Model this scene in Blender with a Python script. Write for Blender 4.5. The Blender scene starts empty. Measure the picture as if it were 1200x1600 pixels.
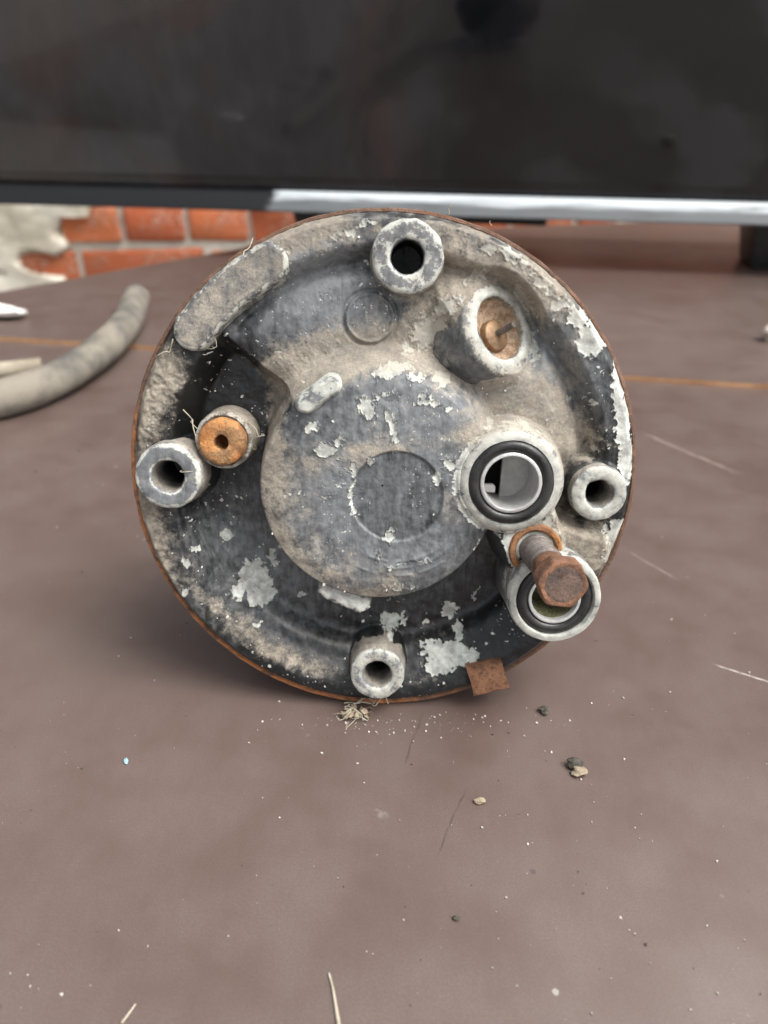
import bpy, bmesh, math, random
import numpy as np
from mathutils import Vector, Matrix

# ------------------------------------------------------------------ camera, world, sun, exposure
sc = bpy.context.scene
PITCH = math.radians(30)          # camera looks down by this much
FPX = 1202.0                      # focal length for a 1600 px tall frame
MM = 0.001
R_RIM = 65.0                      # rim radius of the compressor, mm
DEPTH = 196.64                    # optic-axis depth of the rim centre, mm

_n = np.array([-10.0 / FPX, -320.0 / FPX, 1.0]); _n /= np.linalg.norm(_n)     # face normal in camera space
_u = np.cross([0, 1, 0], _n); _u /= np.linalg.norm(_u)
_v = np.cross(_n, _u)
C0 = np.array([(598 - 600) / FPX * DEPTH, (800 - 747.3) / FPX * DEPTH, -DEPTH])
CAM = np.array([[1, 0, 0], [0, math.sin(PITCH), -math.cos(PITCH)], [0, math.cos(PITCH), math.sin(PITCH)]])  # cam -> world
Nw, Uw, Vw = CAM @ _n, CAM @ _u, CAM @ _v
Cw = CAM @ C0
SHELL = [(64.3, -1.0), (65.1, -2.6), (65.3, -3.6), (64.6, -5.0), (62.0, -7.0), (60.5, -9.0), (58.5, -18), (55.0, -30), (50.0, -40), (40.0, -47), (24.0, -51), (0.01, -52.5)]
def _lowest(r, w):
    c = Cw + Nw * w
    return c[2] - r * math.sqrt(1 - Nw[2] ** 2)
H_CAM = -min(_lowest(r, w) for r, w in SHELL)          # camera height above the table, mm
Cw = Cw + np.array([0, 0, H_CAM])
HC = H_CAM * MM

cam_d = bpy.data.cameras.new('camera'); cam = bpy.data.objects.new('camera', cam_d)
sc.collection.objects.link(cam); sc.camera = cam
cam.location = (0, 0, HC); cam.rotation_euler = (math.pi / 2 - PITCH, 0, 0)
cam_d.sensor_fit = 'VERTICAL'; cam_d.sensor_height = 36; cam_d.lens = FPX / 1600 * 36
cam_d.clip_start = 0.005; cam_d.clip_end = 200
cam_d.dof.use_dof = True; cam_d.dof.focus_distance = 0.190; cam_d.dof.aperture_fstop = 13.0

SUN_EL, SUN_AZ = math.radians(60), math.radians(112)     # azimuth clockwise from +Y (away from the camera)
w = bpy.data.worlds.new('World'); sc.world = w; w.use_nodes = True
wn = w.node_tree; wn.nodes.clear()
sky = wn.nodes.new('ShaderNodeTexSky'); sky.sky_type = 'NISHITA'; sky.sun_disc = False
sky.sun_elevation = SUN_EL; sky.sun_rotation = SUN_AZ; sky.air_density = 1.0; sky.dust_density = 6.0; sky.ozone_density = 0.6
hs = wn.nodes.new('ShaderNodeHueSaturation'); hs.inputs['Saturation'].default_value = 0.22
bg = wn.nodes.new('ShaderNodeBackground'); bg.inputs['Strength'].default_value = 0.12
wo = wn.nodes.new('ShaderNodeOutputWorld')
wn.links.new(sky.outputs[0], hs.inputs['Color']); wn.links.new(hs.outputs[0], bg.inputs['Color']); wn.links.new(bg.outputs[0], wo.inputs[0])

sd = bpy.data.lights.new('sun', 'SUN'); sun = bpy.data.objects.new('sun', sd); sc.collection.objects.link(sun)
sd.energy = 1.5; sd.angle = math.radians(38); sd.color = (1.0, 0.96, 0.90)
_sdir = Vector((math.sin(SUN_AZ) * math.cos(SUN_EL), math.cos(SUN_AZ) * math.cos(SUN_EL), math.sin(SUN_EL)))
sun.rotation_euler = (-_sdir).to_track_quat('-Z', 'Y').to_euler(); sun.location = (0.5, -0.5, 2)

sc.view_settings.view_transform = 'Standard'; sc.view_settings.look = 'None'
sc.view_settings.gamma = 1; sc.view_settings.use_curve_mapping = False
sc.view_settings.exposure = 0.95

# ------------------------------------------------------------------ small helpers
rng = np.random.default_rng(7); random.seed(7)
COL = sc.collection

def face_uv(px, py, w=0.0):
    """reference measurement -> (u, v) mm on the compressor face, at height w above the rim plane"""
    d = CAM @ np.array([(px - 600) / FPX, (800 - py) / FPX, -1.0])
    o = np.array([0, 0, H_CAM]); c = Cw + Nw * w
    t = np.dot(c - o, Nw) / np.dot(d, Nw)
    p = o + d * t - c
    return np.array([np.dot(p, Uw), np.dot(p, Vw)])

def ground(px, py, z=0.0):
    """reference measurement -> point (m) on the level plane at height z (m)"""
    d = CAM @ np.array([(px - 600) / FPX, (800 - py) / FPX, -1.0])
    t = (z - HC) / d[2]
    return np.array([d[0] * t, d[1] * t, z])

def on_y(px, py, y):
    d = CAM @ np.array([(px - 600) / FPX, (800 - py) / FPX, -1.0])
    t = y / d[1]
    return np.array([d[0] * t, y, HC + d[2] * t])

class Noise2:
    def __init__(s, seed): s.t = np.random.default_rng(seed).random((256, 256))
    def __call__(s, x, y):
        xi = np.floor(x).astype(int); yi = np.floor(y).astype(int)
        fx = x - xi; fy = y - yi
        fx = fx * fx * (3 - 2 * fx); fy = fy * fy * (3 - 2 * fy)
        a = s.t[xi & 255, yi & 255]; b = s.t[(xi + 1) & 255, yi & 255]
        c = s.t[xi & 255, (yi + 1) & 255]; d = s.t[(xi + 1) & 255, (yi + 1) & 255]
        return (a * (1 - fx) + b * fx) * (1 - fy) + (c * (1 - fx) + d * fx) * fy
_nz = Noise2(11)
def fbm(x, y, scale, octv=4, off=0.0):
    s = 0.0; a = 0.5; t = 0
    for k in range(octv):
        s = s + a * _nz(x * scale + 17.3 * k + off, y * scale - 9.1 * k + off * 1.7); t += a
        a *= 0.5; scale *= 2.03
    return s / t                                   # 0..1

def sstep(a, b, x):
    t = np.clip((x - a) / (b - a), 0, 1); return t * t * (3 - 2 * t)

def tag(o, label=None, cat=None, group=None, kind=None):
    if label: o['label'] = label
    if cat: o['category'] = cat
    if group: o['group'] = group
    if kind: o['kind'] = kind
    return o

def empty(name, loc=(0, 0, 0)):
    o = bpy.data.objects.new(name, None); o.empty_display_size = 0.02; o.location = loc
    COL.objects.link(o); return o

def mesh_obj(name, verts, faces, mat, parent=None, smooth=35, wear=None, mats=None):
    me = bpy.data.meshes.new(name)
    me.from_pydata([tuple(map(float, p)) for p in verts] if not isinstance(verts, np.ndarray) else verts.tolist(), [], faces)
    bm = bmesh.new(); bm.from_mesh(me)
    bmesh.ops.recalc_face_normals(bm, faces=bm.faces); bm.to_mesh(me); bm.free()
    return finish(name, me, mat, parent, smooth, wear)

def finish(name, me, mat, parent=None, smooth=35, wear=None):
    if smooth:
        me.polygons.foreach_set('use_smooth', [True] * len(me.polygons))
        if smooth < 180: me.set_sharp_from_angle(angle=math.radians(smooth))
    if wear is not None:
        at = me.attributes.new('wear', 'FLOAT_COLOR', 'POINT')
        at.data.foreach_set('color', np.asarray(wear, dtype=np.float32).ravel())
    if mat: me.materials.append(mat)
    o = bpy.data.objects.new(name, me); COL.objects.link(o)
    if parent: o.parent = parent
    return o

# ------------------------------------------------------------------ node helper
class NT:
    def __init__(s, name):
        s.m = bpy.data.materials.new(name); s.m.use_nodes = True
        s.t = s.m.node_tree; s.b = s.t.nodes['Principled BSDF']
    def n(s, typ, **kw):
        nd = s.t.nodes.new(typ)
        for k, v in kw.items():
            if k.startswith('i_'): nd.inputs[k[2:].replace('_', ' ')].default_value = v
            else: setattr(nd, k, v)
        return nd
    def l(s, a, b): s.t.links.new(a, b); return b
    def coord(s): 
        if not hasattr(s, 'c'): s.c = s.n('ShaderNodeTexCoord').outputs['Object']
        return s.c
    def noise(s, scale, detail=5, rough=0.6, dist=0.0, vec=None):
        nd = s.n('ShaderNodeTexNoise'); nd.inputs['Scale'].default_value = scale; nd.inputs['Detail'].default_value = detail
        nd.inputs['Roughness'].default_value = rough; nd.inputs['Distortion'].default_value = dist
        s.l(vec or s.coord(), nd.inputs['Vector']); return nd.outputs['Fac']
    def val(s, x, sock):
        if isinstance(x, (int, float)): sock.default_value = x
        else: s.l(x, sock)
    def math(s, op, a, b=0.0, c=None, clamp=False):
        nd = s.n('ShaderNodeMath', operation=op, use_clamp=clamp)
        s.val(a, nd.inputs[0]); s.val(b, nd.inputs[1])
        if c is not None: s.val(c, nd.inputs[2])
        return nd.outputs[0]
    def ramp(s, x, a, b, lo=0.0, hi=1.0):
        nd = s.n('ShaderNodeMapRange', interpolation_type='SMOOTHSTEP')
        s.val(x, nd.inputs['Value']); nd.inputs['From Min'].default_value = a; nd.inputs['From Max'].default_value = b
        nd.inputs['To Min'].default_value = lo; nd.inputs['To Max'].default_value = hi
        return nd.outputs['Result']
    def mix(s, f, a, b):
        nd = s.n('ShaderNodeMix', data_type='RGBA')
        s.val(f, nd.inputs[0])
        for x, k in ((a, 6), (b, 7)):
            if isinstance(x, (tuple, list)): nd.inputs[k].default_value = (*x, 1)
            else: s.l(x, nd.inputs[k])
        return nd.outputs[2]
    def fmix(s, f, a, b):
        nd = s.n('ShaderNodeMix', data_type='FLOAT')
        s.val(f, nd.inputs[0]); s.val(a, nd.inputs[2]); s.val(b, nd.inputs[3]); return nd.outputs[0]
    def bump(s, h, dist, strength=1.0, prev=None):
        nd = s.n('ShaderNodeBump'); nd.inputs['Distance'].default_value = dist; nd.inputs['Strength'].default_value = strength
        s.l(h, nd.inputs['Height'])
        if prev is not None: s.l(prev, nd.inputs['Normal'])
        return nd.outputs['Normal']
    def out(s, col=None, rough=None, normal=None, metal=None, spec=None):
        if col is not None:
            if isinstance(col, (tuple, list)): s.b.inputs['Base Color'].default_value = (*col, 1)
            else: s.l(col, s.b.inputs['Base Color'])
        if rough is not None: s.val(rough, s.b.inputs['Roughness'])
        if metal is not None: s.val(metal, s.b.inputs['Metallic'])
        if spec is not None: s.val(spec, s.b.inputs['Specular IOR Level'])
        if normal is not None: s.l(normal, s.b.inputs['Normal'])
        return s.m

def make_cast():
    s = NT('painted_cast_aluminium')
    at = s.n('ShaderNodeAttribute', attribute_name='wear')
    sp = s.n('ShaderNodeSeparateColor'); s.l(at.outputs['Color'], sp.inputs[0])
    D, Cq, F = sp.outputs[0], sp.outputs[1], sp.outputs[2]
    n0 = s.noise(60, 4); n1 = s.noise(330, 5, 0.65, 0.3); n2 = s.noise(1500, 4, 0.7); n3 = s.noise(3200, 3, 0.7)
    stv = s.n('ShaderNodeMapping'); stv.inputs['Scale'].default_value = (1.0, 0.22, 1.0); stv.inputs['Rotation'].default_value = (0, 0, 0.2)
    s.l(s.coord(), stv.inputs['Vector'])
    n4 = s.noise(800, 4, 0.7, 0.3, stv.outputs[0])
    chip = s.ramp(s.math('MULTIPLY_ADD', s.math('SUBTRACT', n2, 0.5), 0.55, s.math('MULTIPLY_ADD', s.math('SUBTRACT', n1, 0.5), 1.0, Cq)), 0.47, 0.55)
    dz = s.math('MULTIPLY_ADD', s.math('SUBTRACT', n1, 0.5), 0.9, D)
    dz = s.math('MULTIPLY_ADD', s.math('SUBTRACT', n2, 0.5), 0.5, dz)
    dust = s.ramp(dz, 0.25, 0.8)
    fd = s.math('MULTIPLY_ADD', s.math('SUBTRACT', n4, 0.5), 0.55, F)
    fd = s.ramp(s.math('MULTIPLY_ADD', s.math('SUBTRACT', n1, 0.5), 0.6, fd), 0.1, 0.95)
    paint = s.mix(fd, (0.0075, 0.0080, 0.0085), (0.248, 0.262, 0.274))
    dcol = s.mix(s.ramp(n0, 0.35, 0.65), (0.31, 0.27, 0.215), (0.50, 0.445, 0.36))
    dcol = s.mix(s.ramp(n2, 0.35, 0.70), s.mix(0.32, dcol, (0.06, 0.05, 0.04)), dcol)
    col = s.mix(s.math('MULTIPLY', dust, s.ramp(n1, 0.3, 0.7, 0.55, 0.95)), paint, dcol)
    speck = s.ramp(n3, 0.75, 0.81, 0, 0.6)
    col = s.mix(s.math('MULTIPLY', speck, s.ramp(n1, 0.45, 0.6)), col, (0.50, 0.50, 0.46))
    ccol = s.mix(s.ramp(n1, 0.3, 0.7), (0.27, 0.28, 0.265), (0.66, 0.69, 0.64))
    ccol = s.mix(s.ramp(n2, 0.5, 0.7, 0, 0.45), ccol, (0.42, 0.36, 0.27))
    ccol = s.mix(s.math('MULTIPLY', s.ramp(dz, 0.1, 0.9), 0.7), ccol, dcol)
    ccol = s.mix(s.ramp(n3, 0.55, 0.75, 0, 0.35), ccol, (0.10, 0.09, 0.08))
    col = s.mix(chip, col, ccol)
    rough = s.fmix(dust, s.fmix(fd, 0.36, 0.55), 0.92); rough = s.fmix(chip, rough, 0.62)
    hgt = s.math('MULTIPLY_ADD', n3, 0.45, s.math('MULTIPLY', n2, s.fmix(dust, 0.35, 1.2)))
    hgt = s.math('MULTIPLY_ADD', chip, -0.5, hgt)
    return s.out(col, rough, s.bump(hgt, 0.00015, 0.7))

def make_rust(name, c1, c2, c3, scale=250, rough=0.85, side=None):
    s = NT(name)
    n0 = s.noise(scale, 6, 0.65, 0.5); n1 = s.noise(scale * 5, 5, 0.7); n2 = s.noise(scale * 0.35, 3)
    col = s.mix(s.ramp(n0, 0.35, 0.65), c1, c2)
    col = s.mix(s.ramp(s.math('MULTIPLY_ADD', n1, 0.4, n2), 0.62, 0.85), col, c3)
    col = s.mix(s.ramp(n1, 0.52, 0.68, 0, 0.65), col, (0.035, 0.022, 0.017))
    col = s.mix(s.ramp(s.math('MULTIPLY_ADD', n0, -0.6, n2), 0.18, 0.34, 0, 0.5), col, (0.06, 0.04, 0.032))
    if side:                                       # fresh orange rust along the lower left of the rim
        sx = s.n('ShaderNodeSeparateXYZ'); s.l(s.coord(), sx.inputs[0])
        k = s.math('MULTIPLY_ADD', sx.outputs[0], -0.75, s.math('MULTIPLY_ADD', sx.outputs[1], -0.65, 0.042))
        k = s.ramp(s.math('MULTIPLY_ADD', s.math('SUBTRACT', n2, 0.5), 0.08, k), 0.02, 0.045, 0, 0.85)
        col = s.mix(s.math('MULTIPLY', k, s.ramp(s.math('MULTIPLY_ADD', n1, 0.6, n0), 0.65, 0.95, 0.1, 1)), col, side)
    return s.out(col, s.ramp(n1, 0.3, 0.7, rough - 0.15, rough + 0.1), s.bump(s.math('MULTIPLY_ADD', n0, 1.2, n1), 0.00045, 1.0))

M_CAST = make_cast()
M_RUST_BAND = make_rust('rusty_steel_band', (0.10, 0.055, 0.036), (0.19, 0.115, 0.08), (0.22, 0.10, 0.05), side=(0.50, 0.19, 0.065))
M_SHELL = make_rust('dark_rear_shell_paint', (0.020, 0.018, 0.017), (0.04, 0.032, 0.027), (0.08, 0.045, 0.03))
M_RUST_BRIGHT = make_rust('bright_orange_rust', (0.30, 0.115, 0.040), (0.54, 0.225, 0.065), (0.60, 0.33, 0.14), 320)
M_RUST_BOLT = make_rust('brown_bolt_rust', (0.16, 0.082, 0.053), (0.27, 0.14, 0.09), (0.30, 0.135, 0.065))
M_RUST_SEAT = make_rust('bolt_seat_rust', (0.24, 0.12, 0.065), (0.33, 0.165, 0.08), (0.42, 0.17, 0.05))
M_RUST_FACE = make_rust('bolt_head_face_rust', (0.085, 0.062, 0.052), (0.17, 0.11, 0.085), (0.25, 0.13, 0.075), 180)
M_RUST_TAB = make_rust('flat_tab_rust', (0.20, 0.09, 0.045), (0.30, 0.15, 0.08), (0.15, 0.075, 0.04), 220)

def simple(name, c1, c2, scale, rough, bumpd=0.0, metal=0.0, bscale=None):
    s = NT(name); n0 = s.noise(scale, 5, 0.6); n1 = s.noise(bscale or scale * 5, 4, 0.65)
    col = s.mix(s.ramp(n0, 0.3, 0.7), c1, c2)
    return s.out(col, s.ramp(n1, 0.3, 0.7, rough - 0.08, rough + 0.1), s.bump(n1, bumpd, 0.8) if bumpd else None, metal)
M_RUBBER = simple('black_o_ring_rubber', (0.006, 0.006, 0.007), (0.030, 0.030, 0.029), 260, 0.34, 0.00010)
M_ALU = simple('bare_aluminium', (0.50, 0.50, 0.49), (0.66, 0.66, 0.65), 500, 0.42, 0.00006, 0.55)
M_ALU_DULL = simple('dull_cast_aluminium', (0.40, 0.39, 0.37), (0.55, 0.54, 0.52), 300, 0.55, 0.0001, 0.2)
M_OILY = simple('oily_dark_bore', (0.07, 0.07, 0.04), (0.17, 0.165, 0.09), 300, 0.25, 0.00005)
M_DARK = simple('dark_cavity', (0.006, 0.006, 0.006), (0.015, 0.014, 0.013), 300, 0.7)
M_SAND = simple('sandy_rust_fill', (0.26, 0.15, 0.085), (0.46, 0.35, 0.25), 700, 0.95, 0.0006, 0, 1500)
M_BRASS = simple('tarnished_brass', (0.17, 0.10, 0.055), (0.28, 0.18, 0.10), 500, 0.5, 0.0001, 0.4)
M_STEEL = simple('grey_thread_steel', (0.09, 0.075, 0.065), (0.19, 0.165, 0.15), 400, 0.5, 0.0002, 0.4)
M_STRAW = simple('dry_straw', (0.34, 0.30, 0.22), (0.52, 0.48, 0.39), 300, 0.9)
M_GRIT = simple('mixed_grit', (0.26, 0.22, 0.18), (0.60, 0.57, 0.52), 350, 0.9)
M_FLAKE = simple('pale_paint_flake', (0.42, 0.42, 0.37), (0.66, 0.66, 0.60), 400, 0.75)

# ------------------------------------------------------------------ the setting: ground, table, wall
def make_table_mat():
    s = NT('brown_film_faced_plywood')
    c = s.coord()
    n0 = s.noise(7, 4, 0.55); n1 = s.noise(45, 5, 0.6); n2 = s.noise(420, 4, 0.65); n3 = s.noise(2400, 4, 0.75)
    stv = s.n('ShaderNodeMapping'); stv.inputs['Scale'].default_value = (1, 0.18, 1); stv.inputs['Rotation'].default_value = (0, 0, -0.25)
    s.l(c, stv.inputs['Vector']); n4 = s.noise(700, 4, 0.6, 0, stv.outputs[0])
    col = s.mix(s.ramp(n0, 0.3, 0.7), (0.074, 0.040, 0.031), (0.086, 0.048, 0.038))
    dust = s.math('MULTIPLY_ADD', n1, 0.45, s.math('MULTIPLY_ADD', n0, 0.45, 0.14))
    dust = s.ramp(s.math('MULTIPLY_ADD', n4, 0.16, dust), 0.36, 0.98, 0.08, 0.36)
    col = s.mix(dust, col, (0.21, 0.182, 0.168))
    col = s.mix(s.math('MULTIPLY', s.ramp(n3, 0.42, 0.66), s.ramp(n1, 0.3, 0.65, 0.16, 0.30)), col, (0.22, 0.185, 0.165))
    # dried speckles
    vo = s.n('ShaderNodeTexVoronoi'); vo.inputs['Scale'].default_value = 150; s.l(c, vo.inputs['Vector'])
    vs = s.n('ShaderNodeSeparateColor'); s.l(vo.outputs['Color'], vs.inputs[0])
    rad = s.ramp(vs.outputs[0], 0.80, 1.0, 0.0, 0.11)
    sp = s.math('LESS_THAN', s.math('MULTIPLY_ADD', s.math('SUBTRACT', n3, 0.5), 0.12, vo.outputs['Distance']), rad)
    spc = s.mix(s.ramp(vs.outputs[1], 0.2, 0.4), (0.05, 0.04, 0.035), (0.36, 0.33, 0.30))
    col = s.mix(s.math('MULTIPLY', sp, s.ramp(vs.outputs[2], 0, 1, 0.15, 0.8)), col, spc)
    vb = s.n('ShaderNodeTexVoronoi'); vb.inputs['Scale'].default_value = 38; s.l(c, vb.inputs['Vector'])
    vbs = s.n('ShaderNodeSeparateColor'); s.l(vb.outputs['Color'], vbs.inputs[0])
    sb = s.ramp(s.math('SUBTRACT', s.math('MULTIPLY_ADD', s.math('SUBTRACT', n2, 0.5), 0.25, vb.outputs['Distance']), s.ramp(vbs.outputs[0], 0.7, 1.0, -0.2, 0.10)), -0.04, 0.02, 1, 0)
    col = s.mix(s.math('MULTIPLY', sb, 0.30), col, (0.34, 0.31, 0.28))
    # scratches
    h_s = None
    for (x0, y0, x1, y1, wd, sc_col, amt) in (
            (995, 672, 1165, 745, 0.0016, (0.34, 0.27, 0.23), 0.55), (1110, 1035, 1215, 1070, 0.0005, (0.48, 0.44, 0.40), 0.8),
            (728, 1228, 678, 1352, 0.00035, (0.05, 0.03, 0.025), 0.7), (665, 1110, 632, 1200, 0.0004, (0.05, 0.03, 0.025), 0.6),
            (980, 860, 1065, 910, 0.0008, (0.32, 0.26, 0.23), 0.5), (270, 1470, 420, 1575, 0.0020, (0.10, 0.06, 0.045), 0.35)):
        a = ground(x0, y0); b = ground(x1, y1); mid = (a + b) / 2; L = np.linalg.norm(b - a) / 2; ang = math.atan2(b[1] - a[1], b[0] - a[0])
        mp = s.n('ShaderNodeMapping', vector_type='TEXTURE'); mp.inputs['Location'].default_value = tuple(mid); mp.inputs['Rotation'].default_value = (0, 0, ang)
        s.l(c, mp.inputs['Vector']); sx = s.n('ShaderNodeSeparateXYZ'); s.l(mp.outputs[0], sx.inputs[0])
        yy = s.math('ABSOLUTE', s.math('MULTIPLY_ADD', s.math('SUBTRACT', n1, 0.5), 0.004, sx.outputs[1]))
        mk = s.math('MULTIPLY', s.ramp(yy, wd * 0.3, wd, 1, 0), s.ramp(s.math('ABSOLUTE', sx.outputs[0]), L * 0.6, L, 1, 0))
        mk = s.math('MULTIPLY', mk, s.ramp(n2, 0.35, 0.6, 0.3, 1))
        col = s.mix(s.math('MULTIPLY', mk, amt), col, sc_col)
    rough = s.ramp(n1, 0.25, 0.75, 0.32, 0.40)
    hgt = s.math('MULTIPLY_ADD', n3, 0.25, s.math('MULTIPLY', n2, 0.4)); hgt = s.math('MULTIPLY_ADD', sp, 0.8, hgt)
    return s.out(col, rough, s.bump(hgt, 0.00010, 0.5), None, 1.0)
M_TABLE = make_table_mat()
M_PLYEDGE = simple('raw_plywood_edge', (0.42, 0.22, 0.11), (0.60, 0.36, 0.20), 60, 0.85)
M_GROUND = simple('grey_concrete_ground', (0.22, 0.21, 0.20), (0.32, 0.31, 0.29), 3, 0.9)
M_MORTAR = simple('lime_mortar', (0.52, 0.48, 0.41), (0.70, 0.66, 0.58), 30, 0.95, 0.003, 0, 120)
M_PLASTER = simple('crumbling_lime_plaster', (0.52, 0.47, 0.37), (0.72, 0.68, 0.58), 14, 0.95, 0.004, 0, 60)

M_UNSEEN_WALL = simple('dark_unseen_wall', (0.16, 0.15, 0.14), (0.24, 0.225, 0.205), 6, 0.95, 0.003, 0, 90)  # kept dark so the added upper wall reflects dimly in the table
def brick_mat():
    s = NT('orange_red_brick')
    oi = s.n('ShaderNodeObjectInfo'); n0 = s.noise(25, 5); n1 = s.noise(160, 4, 0.7)
    col = s.mix(oi.outputs['Random'], (0.40, 0.095, 0.036), (0.56, 0.165, 0.062))
    col = s.mix(s.ramp(n0, 0.45, 0.75, 0, 0.6), col, (0.24, 0.06, 0.03))
    col = s.mix(s.ramp(s.math('MULTIPLY_ADD', n0, 0.5, n1), 0.78, 0.92, 0, 0.6), col, (0.55, 0.42, 0.33))
    return s.out(col, 0.9, s.bump(s.math('MULTIPLY_ADD', n1, 0.5, n0), 0.004, 0.8))
M_BRICK = brick_mat()

def box(x0, x1, y0, y1, z0, z1):
    v = [(x, y, z) for z in (z0, z1) for y in (y0, y1) for x in (x0, x1)]
    return v, [(0, 1, 3, 2), (4, 5, 7, 6), (0, 1, 5, 4), (2, 3, 7, 6), (0, 2, 6, 4), (1, 3, 7, 5)]

def bevel_mesh(o, width, seg=2):
    bm = bmesh.new(); bm.from_mesh(o.data)
    bmesh.ops.bevel(bm, geom=list(bm.edges), offset=width, segments=seg, affect='EDGES', profile=0.6)
    bm.to_mesh(o.data); bm.free()
    o.data.polygons.foreach_set('use_smooth', [True] * len(o.data.polygons)); o.data.set_sharp_from_angle(angle=math.radians(40))

gz = -0.74
g = mesh_obj('ground', [(-30, -30, gz), (30, -30, gz), (30, 30, gz), (-30, 30, gz)], [(0, 1, 2, 3)], M_GROUND, smooth=0)
tag(g, 'plain grey ground under the table', 'ground', kind='structure')

# table: near board, far board 2.4 mm higher with a raw plywood edge, four trestle legs
tb = empty('table', (0, 0, gz)); tag(tb, 'brown film faced plywood tabletop dusted and scratched', 'table', kind='structure')
sa, sb_ = ground(-200, 519), ground(1400, 620)
sdir = (sb_ - sa) / np.linalg.norm(sb_ - sa)
S0, S1 = sa - sdir * 0.45, sb_ + sdir * 0.55
back = [ground(-150, 487), ground(0, 461), ground(200, 424), ground(420, 384), ground(700, 362), ground(950, 352), ground(1350, 344)]
def slab(name, poly, ztop, th, mat_top, mat_edge):
    n = len(poly); v = [(p[0], p[1], ztop - gz) for p in poly] + [(p[0], p[1], ztop - th - gz) for p in poly]
    f = [tuple(range(n)), tuple(range(2 * n - 1, n - 1, -1))] + [(i, (i + 1) % n, n + (i + 1) % n, n + i) for i in range(n)]
    o = mesh_obj(name, v, f, mat_top, tb, smooth=0)
    o.data.materials.append(mat_edge)
    for p in o.data.polygons: p.material_index = 0 if abs(p.normal.z) > 0.5 else 1
    return o
slab('board', [(-0.62, -0.42), (0.75, -0.42), (S1[0], S1[1] - 0.0008), (S0[0], S0[1] - 0.0008)], 0.0, 0.018, M_TABLE, M_PLYEDGE)
slab('board', [S0[:2], S1[:2]] + [p[:2] for p in back[::-1]], 0.0024, 0.018, M_TABLE, M_PLYEDGE)
for (x, y) in ((-0.5, -0.35), (0.6, -0.35), (0.5, 0.55), (-0.28, 0.42)):
    v, f = box(x - 0.03, x + 0.03, y - 0.03, y + 0.03, 0, -gz - 0.017); o = mesh_obj('leg', v, f, M_PLYEDGE, tb, smooth=0); bevel_mesh(o, 0.003, 1)

# brick wall beyond the table
WY = 1.55
wall = empty('brick_wall', (0, WY, gz))
tag(wall, 'old orange brick wall with pale crumbling plaster behind the table', 'wall', kind='structure')
v, f = box(-1.9, 1.9, -0.001, 0.25, 0, 1.35); mesh_obj('mortar', v, f, M_MORTAR, wall, smooth=0)
v, f = box(-1.9, 1.9, -0.012, 0.24, 1.352, 3.4); mesh_obj('unseen_upper_wall', v, f, M_UNSEEN_WALL, wall, smooth=0)  # unseen upper wall, added to block rear sky and darken table reflections
def brick_mesh(name, L, seed):
    r = random.Random(seed); H = 0.064; D = 0.05
    bm = bmesh.new(); bmesh.ops.create_cube(bm, size=1)
    for q in bm.verts: q.co = Vector((q.co.x * L, q.co.y * D, q.co.z * H))
    bmesh.ops.bevel(bm, geom=list(bm.edges), offset=0.006, segments=2, affect='EDGES', profile=0.6)
    for q in bm.verts: q.co += Vector([r.uniform(-0.0032, 0.0032) for _ in range(3)])
    me = bpy.data.meshes.new(name); bm.to_mesh(me); bm.free()
    me.polygons.foreach_set('use_smooth', [True] * len(me.polygons)); me.materials.append(M_BRICK); return me
HDR = [brick_mesh('brick', 0.112, k) for k in range(3)]; STR = [brick_mesh('brick', 0.240, 10 + k) for k in range(3)]
ztop_c = on_y(230, 350, WY)[2]            # centre height of the header course seen under the black box
xj = on_y(190, 350, WY)[0]                # a vertical joint
for c in range(-5, 6):
    z = ztop_c + c * 0.0775 - gz; hdr = (c % 2 == 0); step = 0.1235 if hdr else 0.2505
    x = xj - 12 * 0.1235 + 0.0617 + (0 if hdr else 0.05) - (0.1 if not hdr else 0)
    while x < 1.75:
        o = bpy.data.objects.new('brick', random.choice(HDR if hdr else STR)); COL.objects.link(o); o.parent = wall
        o.location = (x + random.uniform(-.003, .003), 0.015 + random.uniform(-0.002, 0.004), z + random.uniform(-.002, .002))
        o.rotation_euler = (random.uniform(-.015, .015), random.uniform(-.02, .02), random.uniform(-.01, .01))
        x += step
# plaster crust: thick lumpy sheet that has fallen off round the bare bricks
def plaster(px0, px1, py0, py1, fieldfn, seed):
    a, b = on_y(px0, py1, WY), on_y(px1, py0, WY); nx, nz = 110, 70
    X, Z = np.meshgrid(np.linspace(a[0], b[0], nx), np.linspace(a[2], b[2], nz), indexing='ij')
    PX, PY = np.meshgrid(np.linspace(px0, px1, nx), np.linspace(py1, py0, nz), indexing='ij')
    fld = fieldfn(PX, PY) + (fbm(PX, PY, 0.03, 4, seed) - 0.5) * 1.3
    Yv = -0.006 - 0.012 * sstep(0, 0.5, fld) - 0.012 * (fbm(PX, PY, 0.02, 4, seed + 5) - 0.3)
    Yv = np.where(fld < 0.06, 0.012, Yv)
    V = np.stack([X, Yv, Z - gz], -1).reshape(-1, 3); keep = fld > 0
    F = [(i * nz + j, (i + 1) * nz + j, (i + 1) * nz + j + 1, i * nz + j + 1) for i in range(nx - 1) for j in range(nz - 1)
         if keep[i, j] and keep[i + 1, j] and keep[i, j + 1] and keep[i + 1, j + 1]]
    o = mesh_obj('plaster', V, F, M_PLASTER, wall, smooth=180)
    bm = bmesh.new(); bm.from_mesh(o.data); bmesh.ops.delete(bm, geom=[q for q in bm.verts if not q.link_faces], context='VERTS'); bm.to_mesh(o.data); bm.free()
    for p in o.data.polygons: p.use_smooth = True
    return o
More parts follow.
